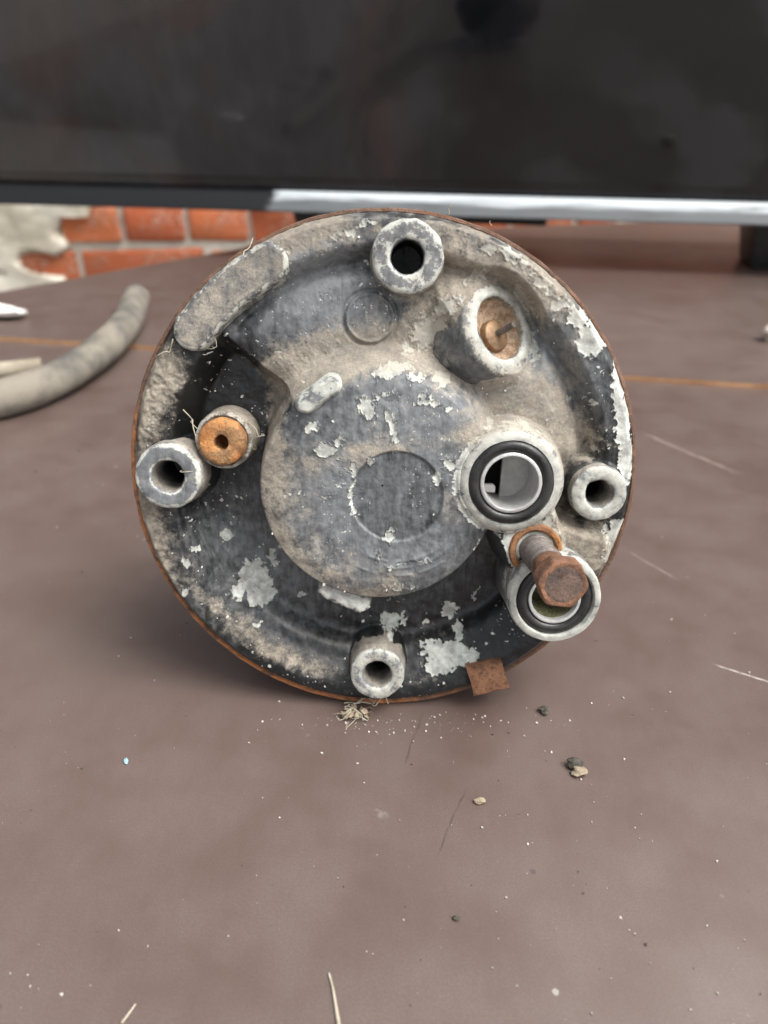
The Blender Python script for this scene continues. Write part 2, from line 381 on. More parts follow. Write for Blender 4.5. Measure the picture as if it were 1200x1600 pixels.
def fl(PX, PY):
    b = lambda x, y, rx, ry: np.exp(-(((PX - x) / rx) ** 2 + ((PY - y) / ry) ** 2))
    e = 0.75 - 1.35 * sstep(95, 150, PX + (PY < 335) * -38) + 0.5 * b(215, 390, 40, 6) + 0.45 * b(190, 355, 4, 30)
    return e - 2.4 * b(0, 358, 18, 20) - 2.0 * b(85, 404, 34, 15) - 0.5 * b(20, 420, 12, 8)
plaster(-260, 300, 290, 520, fl, 3.1)
def fr(PX, PY):
    b = lambda x, y, rx, ry: np.exp(-(((PX - x) / rx) ** 2 + ((PY - y) / ry) ** 2))
    return -0.5 + 1.6 * b(1010, 350, 60, 14) + 1.2 * b(1200, 360, 60, 20)
plaster(880, 1400, 310, 400, fr, 8.4)

# ------------------------------------------------------------------ glossy black box behind
def gloss_mat():
    s = NT('glossy_black_panel')
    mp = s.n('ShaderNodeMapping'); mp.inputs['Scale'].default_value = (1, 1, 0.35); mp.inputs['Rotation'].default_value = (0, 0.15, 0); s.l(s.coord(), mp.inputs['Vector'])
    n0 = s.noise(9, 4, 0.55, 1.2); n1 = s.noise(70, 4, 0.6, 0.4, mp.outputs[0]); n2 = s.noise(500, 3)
    film = s.ramp(s.math('MULTIPLY_ADD', n1, 0.35, n0), 0.5, 0.95)  # film: reflected surroundings painted as a pale layer in the base colour
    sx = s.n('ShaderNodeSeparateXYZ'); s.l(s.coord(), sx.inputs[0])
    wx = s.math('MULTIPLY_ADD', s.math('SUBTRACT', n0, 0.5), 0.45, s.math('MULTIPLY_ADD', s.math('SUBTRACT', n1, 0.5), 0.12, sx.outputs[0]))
    film = s.math('MULTIPLY', s.math('MULTIPLY_ADD', film, 0.5, 0.5), s.ramp(wx, -0.05, 0.09, 1.0, 0.08))  # painted reflection is brighter on the left, fading out to the right
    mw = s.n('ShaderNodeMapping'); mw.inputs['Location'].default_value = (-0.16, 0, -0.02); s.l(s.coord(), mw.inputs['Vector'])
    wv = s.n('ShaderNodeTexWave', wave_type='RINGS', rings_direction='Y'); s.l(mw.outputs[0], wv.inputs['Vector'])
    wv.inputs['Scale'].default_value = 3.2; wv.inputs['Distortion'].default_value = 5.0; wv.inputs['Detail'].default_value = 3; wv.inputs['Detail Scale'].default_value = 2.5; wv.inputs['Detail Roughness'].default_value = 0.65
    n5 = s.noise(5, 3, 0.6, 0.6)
    refl_arcs = s.math('MULTIPLY', s.ramp(wv.outputs['Fac'], 0.3, 0.9), s.ramp(n5, 0.38, 0.66))  # swirling reflections suggested by distorted rings in the colour
    film = s.math('ADD', film, s.math('MULTIPLY', refl_arcs, 0.45), clamp=True)
    refl_col = s.mix(s.math('MULTIPLY', s.ramp(s.noise(6, 2, 0.5, 0.8), 0.42, 0.6), s.ramp(wx, 0.0, 0.12, 1, 0)), (0.108, 0.114, 0.126), (0.115, 0.082, 0.074))  # painted reflection tint: cool grey, browner on the left
    col = s.mix(s.math('MULTIPLY', film, 0.38), (0.004, 0.005, 0.0065), refl_col)
    s.b.inputs['Coat Weight'].default_value = 0.35; s.b.inputs['Coat Roughness'].default_value = 0.05
    return s.out(col, s.fmix(film, 0.06, 0.26), s.bump(n0, 0.010, 0.06), None, 0.5)
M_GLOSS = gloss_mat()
def trim_mat():
    s = NT('streaked_pale_trim')
    sx = s.n('ShaderNodeSeparateXYZ'); s.l(s.coord(), sx.inputs[0])
    mp = s.n('ShaderNodeMapping'); mp.inputs['Scale'].default_value = (0.06, 1, 1); s.l(s.coord(), mp.inputs['Vector'])
    n0 = s.noise(220, 4, 0.6, 0.3, mp.outputs[0]); n1 = s.noise(60, 4)
    edge = s.ramp(s.math('MULTIPLY_ADD', s.math('SUBTRACT', n1, 0.5), 0.03, sx.outputs[0]), TRIM_X - 0.004, TRIM_X + 0.004)
    band = s.ramp(s.math('MULTIPLY_ADD', s.math('SUBTRACT', n0, 0.5), 0.012, sx.outputs[2]), 0.008, 0.013)
    mk = s.math('MULTIPLY', edge, s.fmix(band, 0.22, 1.0)); mk = s.math('MULTIPLY', mk, s.ramp(n0, 0.25, 0.5, 0.55, 1))  # pale colour on the right part, strongest along the upper half
    col = s.mix(mk, (0.008, 0.009, 0.011), (0.74, 0.80, 0.83))
    return s.out(col, s.fmix(mk, 0.55, 0.5), None)
BL, BR = ground(0, 316, 0.044), ground(1200, 350, 0.044)
bdir = (BR - BL) / np.linalg.norm(BR - BL); yaw = math.atan2(bdir[1], bdir[0])
bo = (BL + BR) / 2
def bx_local(px, py):                                   # local x on the box front for a reference x
    d = CAM @ np.array([(px - 600) / FPX, (800 - py) / FPX, -1.0]); nrm = np.array([-bdir[1], bdir[0], 0])
    t = np.dot(bo - np.array([0, 0, HC]), nrm) / np.dot(d, nrm); p = np.array([0, 0, HC]) + d * t - bo
    return np.dot(p, bdir), p[2]
TRIM_X = bx_local(428, 300)[0]; TRIM_H = bx_local(0, 287)[1]; LEDGE = bx_local(0, 268)[1]
print('trim', TRIM_X, TRIM_H, LEDGE, 'cam h', HC)
cab = empty('black_cabinet', (bo[0], bo[1], 0.0024)); cab.rotation_euler = (0, 0, yaw)
tag(cab, 'glossy black flat fronted cabinet with a pale strip along its lower edge', 'cabinet')
B0 = 0.044 - 0.0024
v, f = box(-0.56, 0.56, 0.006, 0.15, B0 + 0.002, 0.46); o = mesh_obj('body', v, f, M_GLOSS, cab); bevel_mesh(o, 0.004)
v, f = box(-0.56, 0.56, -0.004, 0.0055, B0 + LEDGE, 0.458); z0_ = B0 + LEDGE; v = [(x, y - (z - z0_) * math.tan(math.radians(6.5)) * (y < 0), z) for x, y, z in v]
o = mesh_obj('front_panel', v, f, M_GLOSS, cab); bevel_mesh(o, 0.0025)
v, f = box(-0.56, 0.56, -0.013, 0.0058, 0, TRIM_H); v = [(x, y + (0.009 if (y < 0 and z > 0) else 0), z) for x, y, z in v]
o = mesh_obj('bottom_trim', v, f, trim_mat(), cab); o.location = (0, 0, B0); bevel_mesh(o, 0.004, 3)
for (fx, fy) in ((bx_local(1200, 380)[0] + 0.026, 0.02), (-0.03, 0.02), (bx_local(1200, 380)[0] + 0.06, 0.085)):
    v = [(fx + a * s_, fy + b * s_ + 0.03, z) for z, s_ in ((0, 0.8), (B0 + 0.0015, 1.0)) for b in (-0.03, 0.03) for a in (-0.035, 0.035)]
    _, f = box(0, 1, 0, 1, 0, 1); o = mesh_obj('foot', v, f, M_RUBBER, cab); bevel_mesh(o, 0.003)

v, f = box(bx_local(560, 340)[0], bx_local(858, 340)[0], 0.05, 0.13, 0.026, B0 + 0.0015); o = mesh_obj('rear_plinth', v, f, M_RUBBER, cab); bevel_mesh(o, 0.003)

# ------------------------------------------------------------------ the compressor
BASE_V = -R_RIM
comp = empty('compressor')
basis = Matrix((Uw, Vw, Nw)).transposed().to_4x4()
base_pt = Cw + Vw * BASE_V
comp.matrix_world = Matrix.Translation(Vector(base_pt * MM)) @ basis
tag(comp, 'round weathered cast metal compressor with flaking black paint and a rusty rim', 'compressor')
def loc(p):                                   # (u, v, w) mm -> local m
    p = np.asarray(p, dtype=float); q = p.copy(); q[..., 1] -= BASE_V; return q * MM

# feature positions on the face, mm
c_boss = face_uv(591, 763, 9); R_BOSS = 30.3
c_disc = face_uv(620, 777, 9)
c_p1 = face_uv(799, 755, 10); c_seat = face_uv(835, 857, 7); c_p2 = face_uv(868, 938, 13)
BOSSES = [  # px, py, face height, outer r, bore r, wear of the face (dust, chip, fade)
    (637, 401, 3.0, 8.5, 3.9, (0.38, 0.42, 0.6)), (262, 745, 5.0, 8.3, 4.0, (0.3, 0.26, 0.62)),
    (590, 1055, 4.5, 7.2, 3.7, (0.5, 0.56, 0.7)), (937, 772, 4.0, 7.0, 3.4, (0.45, 0.62, 0.8))]
b_uv = [face_uv(b[0], b[1], b[2]) for b in BOSSES]
c_fit = face_uv(345, 692, 3.0); c_slug = face_uv(578, 497, -1.5)
W_CON = -0.9; c_con = face_uv(783, 512, W_CON); con_dir = np.array([0.89, 0.456]); CON_T = math.radians(42)

def dcap(U, V, a, b):
    ab = b - a; t = np.clip(((U - a[0]) * ab[0] + (V - a[1]) * ab[1]) / np.dot(ab, ab), 0, 1)
    return np.hypot(U - a[0] - ab[0] * t, V - a[1] - ab[1] * t)
def smax(a, b, k):
    h = np.clip(0.5 + 0.5 * (a - b) / k, 0, 1); return b * (1 - h) + a * h + k * h * (1 - h)

TH = [0, 20, 40, 60, 90, 120, 133, 138, 142.5, 160, 185, 205, 225, 250, 270, 300, 318, 330, 345, 360]
FL = [-4.5, -4, -3, -2.5, -2.5, -2.5, -2.8, -3.4, -13, -14.5, -13, -11.5, -9, -8.5, -9, -9.5, -9.5, -7, -5, -4.5]
def cyc(th, tab): return np.interp(th % 360, TH, tab)
def surface(U, V):
    rho = np.hypot(U, V); th = np.degrees(np.arctan2(V, U)) % 360
    thw = th + (fbm(U, V, 0.06, 3, 2.0) - 0.5) * 8
    floor = cyc(thw, FL)
    top = sstep(340, 355, th) + (1 - sstep(128, 142, th)) * (th < 200)      # upper / right side of the casting
    left = sstep(138, 146, th) * (1 - sstep(200, 222, th))
    low = np.clip(1 - top - left, 0, 1)
    # floor -> flange
    i0 = 52.5 * top + 47.5 * left + 44 * low; i1 = 57.5 * top + 55 * left + 61 * low
    fl_h = -0.4 + 0.9 * top + 0.6 * left
    t = np.clip((rho - i0) / (i1 - i0), 0, 1); ts = t * t * (3 - 2 * t)
    h = floor * (1 - ts) + fl_h * ts
    h += low * (0.9 * np.exp(-((rho - 50.5) / 2.2) ** 2) - 0.8 * np.exp(-((rho - 46.5) / 2.0) ** 2))
    h -= top * 2.6 * np.exp(-((rho - 52.8) / 2.2) ** 2)                     # dark groove inside the flange
    h += top * 0.8 * np.exp(-((rho - 44) / 7.0) ** 2)
    # lower edge of the flange
    h -= 2.8 * sstep(62.3, 64.4, rho)
    # centre boss
    du, dv = U - c_boss[0], V - c_boss[1]; d = np.hypot(du, dv); up = np.clip(dv / (d + 1e-6), 0, 1)
    e = 2.2 + 4.0 * up
    m = sstep(R_BOSS + e * 0.75, R_BOSS - e * 0.55, d)
    face = 9.0 - 0.0012 * d ** 2 - 1.4 * sstep(R_BOSS - 6, R_BOSS + 1, d)
    h = h * (1 - m) + np.maximum(face, h) * m
    dd = np.hypot(U - c_disc[0], V - c_disc[1])
    h -= 0.55 * sstep(11.6, 11.0, dd) * m
    for rr, aa in ((18.6, 0.22), (20.6, 0.26), (16.8, 0.2)):                # worn raised arcs low on the boss
        an = np.degrees(np.arctan2(V - c_disc[1], U - c_disc[0]))
        h += aa * np.exp(-((dd - rr) / 0.35) ** 2) * sstep(-125, -110, an) * sstep(-30, -50, an) * sstep(0.35, 0.6, fbm(U, V, 0.5, 2, 6))
    # port pad, bolt seat, web to the second port and to the flange
    h = smax(h, np.where(True, 8.7 * sstep(15.4, 12.6, np.hypot(U - c_p1[0], V - c_p1[1])) - 20 * sstep(13.4, 17.5, np.hypot(U - c_p1[0], V - c_p1[1])), 0), 1.5)
    q = dcap(U, V, c_p1 + np.array([-8.0, 1.0]), c_p1); h = smax(h, 6.6 - 26 * sstep(11.5, 17.0, q), 1.0)
    q = dcap(U, V, c_p1, c_seat); h = smax(h, 8.2 - 26 * sstep(7.0, 12.0, q), 1.5)
    q = dcap(U, V, c_seat, c_p2); h = smax(h, 6.2 - 24 * sstep(6.5, 11.0, q), 1.5)
    q = dcap(U, V, c_seat + [5, 0], c_seat + [15, -3]); h = smax(h, 3.5 - 14 * sstep(4.0, 10.0, q), 2.0)
    # shoulder carrying the right-hand mounting boss
    q = np.hypot(U - b_uv[3][0], V - b_uv[3][1]); h = smax(h, 0.5 - 12 * sstep(7, 12, q), 2.0)
    for k in (0, 1, 2):
        q = np.hypot(U - b_uv[k][0], V - b_uv[k][1]); h = smax(h, -0.5 - 14 * sstep(BOSSES[k][3] - 0.5, BOSSES[k][3] + 3.0, q), 1.2)
    # connector: mound and tilted seat
    s_ = (U - c_con[0]) * con_dir[0] + (V - c_con[1]) * con_dir[1]; p_ = -(U - c_con[0]) * con_dir[1] + (V - c_con[1]) * con_dir[0]
    plane = W_CON - math.tan(CON_T) * s_
    de = np.hypot(s_ / 0.72, p_)
    h = np.where(de < 17, h + (np.clip(plane - 1.3, -8.5, 3.5) - h) * sstep(15.5, 11.0, de) * sstep(-13, 2, s_), h)
    mound = np.minimum(plane, 8.0) - 0.7 - 0.95 * np.maximum(0, de - 11.6) * (1 + 0.6 * sstep(2, -8, p_)); h = smax(h, mound, 2.5)
    # slug
    q = np.hypot(U - c_slug[0], V - c_slug[1]); h += 0.5 * sstep(6.15, 5.85, q) - 0.3 * sstep(5.4, 5.1, q) - 0.5 * np.exp(-((q - 6.6) / 0.5) ** 2)
    return h, dict(rho=rho, th=th, top=top, left=left, low=low, m=m, dd=dd, d=d)

# wear layers: measured patches of bare oxide, dust and faded paint
CHIPS = [(930, 525, 22, 30, -35, 0, 1.2), (905, 497, 16, 16, 0, 0, 1), (968, 600, 12, 40, 0, 0, 1.2), (975, 660, 13, 40, 0, 0, 1.2), (980, 720, 14, 35, 0, 0, 1.1), (871, 478, 10, 9, 0, 0, 1.1),
    (965, 835, 18, 26, 15, 0, 1.2), (950, 865, 14, 14, 0, 0, 1), (845, 440, 26, 10, -40, 0, .75), (800, 400, 30, 9, -35, 0, .7), (765, 388, 14, 7, 0, 0, .9), (880, 470, 20, 8, -45, 0, .7),
    (612, 578, 34, 11, 8, 6, .95), (692, 593, 13, 9, 0, 7, 1.2), (655, 590, 26, 8, 0, 7, .6), (575, 638, 12, 18, 35, 9, 1.1), (610, 655, 6, 20, 25, 9, .85), (615, 680, 5, 12, 10, 9, 1.1), (668, 630, 20, 5, 0, 9, .95), (660, 622, 7, 6, 0, 9, .9), (700, 640, 6, 5, 0, 9, 1.1), (674, 618, 4, 6, 0, 9, 1), (590, 622, 30, 4, 20, 9, .7),
    (510, 702, 17, 11, 10, 9, 1.15), (530, 689, 7, 11, 0, 9, 1.1), (487, 669, 11, 6, 20, 9, 1.1), (516, 658, 4, 4, 0, 9, 1), (452, 770, 5, 4, 0, 9, 1.1), (469, 772, 4, 4, 0, 9, 1), (533, 757, 4, 4, 0, 9, .9),
    (553, 735, 4, 14, 0, 9, 1.15), (548, 765, 3.5, 16, -10, 9, 1.15), (549, 792, 4, 14, 10, 9, 1.15), (580, 721, 6, 5, 0, 9, 1.2), (608, 842, 8, 7, 0, 9, 1.2), (612, 830, 8, 4, 0, 9, 1), (684, 748, 6, 12, -10, 9, 1.1), (705, 725, 16, 10, -30, 9, .8), (745, 695, 12, 6, 0, 9, .9), (772, 670, 5, 8, 0, 9, 1.1),
    (640, 880, 40, 3, 8, 9, .7), (590, 870, 4, 14, 0, 9, .8), (748, 862, 4, 14, -10, 9, 1.0), (620, 920, 40, 7, 0, 8, .55),
    (398, 900, 26, 24, 0, -9, 1.1), (412, 925, 22, 16, 0, -9, 1.05), (378, 915, 14, 12, 0, -9, .95), (425, 872, 10, 14, 20, -9, .9), (354, 838, 12, 8, 0, -10, 1.2), (300, 868, 5, 10, 15, -6, .9), (314, 845, 7, 6, 0, -9, .9), (470, 930, 10, 4, 0, -9, .9), (405, 965, 6, 4, 0, -8, 1), (295, 920, 5, 7, 0, -3, .8), (440, 850, 6, 6, 0, -10, .8),
    (700, 1010, 44, 17, -5, -8, 1.15), (685, 1030, 24, 12, 0, -7, 1.05), (735, 1015, 12, 12, 0, -7, 1), (610, 972, 15, 18, 20, -8, 1.05), (630, 968, 7, 12, 0, -8, .95), (702, 955, 14, 16, 30, -8, 1.0), (715, 985, 8, 16, 0, -8, .9), (600, 1010, 22, 9, 0, -6, .8), (744, 930, 3, 12, -20, -8, .9), (668, 975, 5, 4, 0, -8, 1.2), (840, 1020, 16, 8, 20, -3, .7),
    (668, 520, 26, 28, -25, 1, .9), (700, 478, 24, 14, 30, 2, .8), (745, 432, 26, 8, 20, 2, .7), (822, 470, 8, 30, 35, -3, .7), (836, 545, 8, 26, 0, -4, .75), (640, 545, 12, 10, 0, 0, .7), (745, 592, 10, 8, 0, 2, 1.1), (765, 590, 12, 6, 0, 1, 1.0), (800, 600, 8, 6, 0, -2, .8), (565, 352, 10, 5, 30, 0, 1.1), (548, 362, 9, 5, 0, 0, 1), (522, 369, 8, 5, 0, 0, 1), (583, 350, 6, 4, 0, 0, .9), (450, 392, 8, 4, 0, 0, .9),
    (925, 628, 6, 4, 0, -3, 1.1), (844, 556, 4, 4, 0, -3, 1.1), (890, 625, 4, 4, 0, -3, .9), (935, 700, 20, 8, 20, -2, .55), (850, 835, 10, 12, 0, 6, .8), (880, 848, 12, 10, 0, 4, .7), (795, 835, 20, 12, 0, 8, .6), (770, 815, 10, 14, 0, 9, .6)]
DUST = [(560, 558, 110, 26, 12, 4, 1.25), (490, 590, 50, 26, 35, 6, .9), (700, 575, 90, 22, -10, 4, .9), (480, 545, 60, 30, 20, -2, .4), (560, 470, 120, 60, 0, -2, .18), (400, 400, 60, 40, 30, 1, .4),
    (230, 650, 26, 100, -10, 0, .7), (265, 590, 24, 50, -30, 0, .6), (225, 780, 20, 60, 10, 0, .8), (240, 860, 22, 60, 20, -1, .7), (560, 360, 130, 22, 0, 0, .36), (470, 370, 60, 20, 20, 0, .7), (760, 370, 110, 30, -25, 0, .28), (860, 450, 60, 40, -45, 0, .35),
    (720, 420, 60, 30, -15, -3, .7), (690, 470, 60, 40, 0, -1, .6), (830, 460, 40, 60, -40, -3, .55), (820, 640, 60, 34, -25, 3, 1.1), (850, 690, 40, 40, 0, 3, .9), (900, 690, 40, 30, 0, -2, .8), (780, 680, 60, 22, 0, 9, .8), (870, 800, 22, 60, 0, 5, .6), (930, 870, 40, 40, 0, 3, .9), (890, 840, 36, 30, 0, 4, .7), (820, 820, 40, 16, 0, 7, .5),
    (500, 720, 60, 60, 0, 9, .42), (455, 800, 40, 80, 0, 9, .35), (425, 700, 16, 90, 0, 6, .95), (440, 850, 16, 60, 15, 6, .7), (520, 880, 70, 40, -20, 9, .55), (640, 700, 120, 18, 10, 9, .5), (720, 780, 40, 60, 0, 9, .35), (560, 930, 60, 16, -10, 8, .6), (640, 900, 90, 20, 0, 9, .35),
    (360, 960, 90, 18, -40, -4, .55), (470, 1030, 90, 18, -20, -3, .5), (300, 850, 18, 60, 15, -6, .35), (690, 980, 60, 12, 0, -8, .3), (650, 1060, 60, 14, 0, -3, .35), (850, 600, 60, 40, 0, -3, .3), (890, 560, 20, 60, -20, -3, .3)]
FADE = [(600, 770, 190, 190, 0, 9, .56), (660, 630, 110, 60, -15, 9, .16), (640, 890, 110, 40, 0, 9, .14), (500, 800, 60, 90, 0, 9, .1), (500, 470, 120, 80, 0, -2, .48), (860, 600, 90, 90, 0, -3, .48), (780, 400, 120, 50, -30, -1, .36), (480, 380, 100, 40, 20, 0, .34), (420, 900, 110, 60, -40, -8, .27), (330, 830, 60, 60, 0, -8, .16), (640, 1040, 120, 30, 0, -3, .12), (350, 620, 50, 80, 0, -12, -.1), (300, 940, 80, 30, -50, -3, .22), (800, 560, 50, 50, 0, 2, .3)]
def blobs(U, V, lst, add=False, wob=0.0):
    out = np.zeros_like(U)
    for (px, py, rx, ry, ang, w_, a) in lst:
        c = face_uv(px, py, w_); k = FPX / (DEPTH - w_); rx_, ry_ = rx / k, ry / k
        t = math.radians(ang); du, dv = U - c[0], V - c[1]
        x = du * math.cos(t) + dv * math.sin(t); y = -du * math.sin(t) + dv * math.cos(t)
        q = (x / rx_) ** 2 + (y / ry_) ** 2
        if add: out += a * np.exp(-q * 0.7)
        else: out = np.maximum(out, a * np.clip(1.0 - 0.5 * q, 0, 1))
    return out

def front_housing():
    NS, NR = 1240, 238
    rr = 64.35 * np.linspace(0.004, 1, NR); aa = np.linspace(0, 2 * np.pi, NS, endpoint=False)
    Rg, A = np.meshgrid(rr, aa, indexing='ij'); U = Rg * np.cos(A); V = Rg * np.sin(A)
    h, g_ = surface(U, V)
    wu = U + (fbm(U, V, 0.9, 3, 30) - .5) * 2.4; wv = V + (fbm(U, V, 0.9, 3, 50) - .5) * 2.4
    chip = blobs(wu, wv, CHIPS)
    jag = fbm(U, V, 1.3, 4, 3.3) - 0.5
    chip = np.clip(chip + jag * 0.75, 0, 1.2)
    spots = sstep(0.76, 0.82, fbm(U, V, 1.6, 2, 12.0)) * sstep(0.45, 0.62, fbm(U, V, 0.09, 2, 41))
    chip = np.maximum(chip, spots * 0.8)
    pm = sstep(15.6, 13.2, np.hypot(U - c_p1[0], V - c_p1[1])) + 0.8 * sstep(8.5, 6.5, dcap(U, V, c_p1, c_seat)) + 0.5 * sstep(8, 6, dcap(U, V, c_seat, c_p2))
    chip = np.maximum(chip, np.clip(pm, 0, 1) * (0.68 + jag * 0.9))
    dust = np.clip(blobs(wu, wv, DUST, True), 0, 1.25)
    fade = np.clip(blobs(wu, wv, FADE, True) + 0.05, 0, 1)
    dust = dust * (1 - 0.25 * g_['m']) + 0.25 * g_['m'] * sstep(11.2, 11.8, g_['dd']) * sstep(0.42, 0.66, fbm(U, V, 0.12, 3, 61)) - 0.5 * g_['m'] * sstep(11.6, 10.8, g_['dd'])
    # edge of the inner disc keeps a dark line; grit sits in crevices of the left flange
    fade = fade * (1 - 0.24 * g_['m'] * sstep(11.7, 11.0, g_['dd']))
    dust = dust + (fbm(U, V, 0.25, 4, 77) - 0.5) * 0.5 * np.clip(dust * 2, 0.2, 1)
    crust = fbm(U, V, 1.1, 4, 21) - 0.5
    h = h + crust * 0.75 * np.clip(dust, 0, 1) * (0.35 + 1.0 * g_['left'] * (1 - g_['m']) - 0.12 * g_['m']) + (fbm(U, V, 0.35, 3, 5) - 0.5) * 0.5 + (fbm(U, V, 2.2, 2, 8) - 0.5) * 0.05
    cs = sstep(0.40, 0.60, chip)
    h = h - 0.12 * cs + 0.34 * np.exp(-((chip - 0.50) / 0.08) ** 2) * (chip > 0.3) * (1 - 0.85 * np.clip(pm, 0, 1))
    P = loc(np.stack([U, V, h], -1)); verts = P.reshape(-1, 3)
    holes = [(c_p1, 9.0), (c_p2, 9.0), (c_seat, 4.0), (c_fit, 4.0)] + [(b_uv[k], BOSSES[k][4] + 1.2) for k in range(4)]
    dele = np.zeros_like(U, bool)
    for c, r in holes: dele |= np.hypot(U - c[0], V - c[1]) < r
    s_ = (U - c_con[0]) * con_dir[0] + (V - c_con[1]) * con_dir[1]; p_ = -(U - c_con[0]) * con_dir[1] + (V - c_con[1]) * con_dir[0]
    dele |= np.hypot(s_ / 0.69, p_) < 8.6
    idx = np.arange(NR * NS).reshape(NR, NS)
    q = np.stack([idx[:-1, :], idx[1:, :], np.roll(idx, -1, 1)[1:, :], np.roll(idx, -1, 1)[:-1, :]], -1)
    bad = dele[:-1, :] & dele[1:, :] & np.roll(dele, -1, 1)[1:, :] & np.roll(dele, -1, 1)[:-1, :]
    quads = q[~bad]
    used = np.zeros(NR * NS, bool); used[quads.ravel()] = True
    remap = np.cumsum(used) - 1; quads = remap[quads]
    wear = np.stack([dust, chip, fade, np.ones_like(U)], -1).reshape(-1, 4)[used]
    verts = verts[used]
    me = bpy.data.meshes.new('front_housing')
    me.vertices.add(len(verts)); me.vertices.foreach_set('co', verts.astype(np.float32).ravel())
    me.loops.add(quads.size); me.loops.foreach_set('vertex_index', quads.astype(np.int32).ravel())
    me.polygons.add(len(quads)); me.polygons.foreach_set('loop_start', np.arange(0, quads.size, 4, dtype=np.int32))
    me.update(calc_edges=True); me.validate()
    return finish('front_housing', me, M_CAST, comp, 180, wear)
front_housing()

def lathe(name, prof, mat, parent=comp, origin=(0, 0, 0), axis=(0, 0, 1), seg=72, wear=None, jit=0.0, jsc=0.5, smooth=40, squash=None):
    """prof: (r, height[, dust, chip, fade]) in mm, revolved about axis through origin (u, v, w)"""
    ax = np.asarray(axis, float); ax /= np.linalg.norm(ax)
    e1 = np.cross([0, 1, 0], ax); e1 /= np.linalg.norm(e1); e2 = np.cross(ax, e1); o = np.asarray(origin, float)
    a = np.linspace(0, 2 * np.pi, seg, endpoint=False); vs, ws = [], []
    for i, p in enumerate(prof):
        r, hh = p[0], p[1]
        if jit:
            rj = r + jit * 2 * (fbm(np.cos(a) * max(r, 1) + o[0] + 50, np.sin(a) * max(r, 1) + o[1] + 50 + hh * 0.7, jsc, 3, 1.0) - 0.5) * (r > 0.5)
            hj = hh + jit * 2 * (fbm(np.cos(a) * max(r, 1) + o[0] + 90, np.sin(a) * max(r, 1) + o[1] + 20, jsc, 3, 4.0) - 0.5) * (r > 0.5)
        else: rj = np.full(seg, r); hj = np.full(seg, hh)
        vs.append(o + rj[:, None] * (np.cos(a)[:, None] * e1 + np.sin(a)[:, None] * e2) + hj[:, None] * ax)
        if len(p) > 2: ws.append(np.tile([p[2], p[3], p[4], 1.0], (seg, 1)))
    V = loc(np.concatenate(vs)); n = len(prof)
    F = [(i * seg + j, (i + 1) * seg + j, (i + 1) * seg + (j + 1) % seg, i * seg + (j + 1) % seg) for i in range(n - 1) for j in range(seg)]
    me = bpy.data.meshes.new(name); me.from_pydata(V.tolist(), [], F)
    bm = bmesh.new(); bm.from_mesh(me); bmesh.ops.remove_doubles(bm, verts=bm.verts, dist=1e-7)
    # keep attribute order: only collapse poles
    ok = len(bm.verts) == len(V); bm.free()
    return finish(name, me, mat, parent, smooth, np.concatenate(ws) if ws else None)

# rusty rim band and the shell behind it
lathe('rim_band', [(62.6, -4.2), (63.6, -2.6), (64.3, -2.1), (64.9, -2.3), (65.2, -2.9), (65.3, -3.8), (65.0, -4.5), (64.4, -5.1), (61.6, -7.0)], M_RUST_BAND, seg=300, jit=0.16, jsc=0.35)
lathe('rear_shell', [(61.9, -6.8)] + SHELL[5:], M_SHELL, seg=120, jit=0.1)

# mounting bosses
for k, (px, py, hw, ro, rb, wr) in enumerate(BOSSES):
    c = b_uv[k]; d_, cq, fd = wr
    prof = [(ro + 1.8, -12, .6, .1, .3), (ro + 0.9, -6, .7, .15, .4), (ro + 0.35, -1.5, .7, .25, .5), (ro + 0.1, hw - 1.2, .6, .42, .6), (ro - 0.15, hw - 0.45, .3, .62, .8), (ro - 0.7, hw - 0.08, d_, max(cq, .56), fd),
            (ro - 1.4, hw, d_, cq + .04, fd), ((ro + rb) / 2, hw, d_, cq, fd), (rb + 1.5, hw, d_, cq, fd), (rb + 0.9, hw - 0.05, d_, cq + .12, fd), (rb + 0.45, hw - 0.3, .2, .62, .8), (rb, hw - 1.0, .3 + .3 * (k > 0), .3, .5), (rb - 0.05, hw - 4, .3 + .4 * (k > 0), .0, .15 + .5 * (k > 0)), (rb - 0.1, hw - 8, .2 + .3 * (k > 0), 0, 0.05 + .4 * (k > 0)), (rb - 0.2, hw - 20, .1, 0, 0), (0.01, hw - 20.5, 0.1, 0, 0)]  # paler bore colour on all but the top boss imitates light inside
    lathe('mounting_boss', prof, M_CAST, origin=(c[0], c[1], 0), jit=0.24, jsc=0.55, seg=120)

# rusty fitting with a small hole, in its dusty sleeve
fit = lathe('vent_fitting', [(5.9, -5.5), (6.0, 1.4), (5.7, 2.5), (5.0, 3.0), (3.8, 3.0), (2.6, 3.0), (2.0, 2.8), (1.85, 2.2), (1.8, -6), (0.01, -6.5)], M_RUST_BRIGHT, origin=(c_fit[0], c_fit[1], 0), jit=0.3, jsc=0.6)
lathe('sleeve', [(8.4, -15, .9, .1, .3), (7.6, -9, .9, .1, .3), (7.5, -5, .95, .3, .3), (7.4, -1.4, .9, .42, .3), (7.2, -0.5, .7, .55, .3), (6.5, -0.2, .6, .5, .3), (5.8, -0.6, .5, .2, .3)], M_CAST, fit, origin=(c_fit[0], c_fit[1], 0), jit=0.2, jsc=0.6)

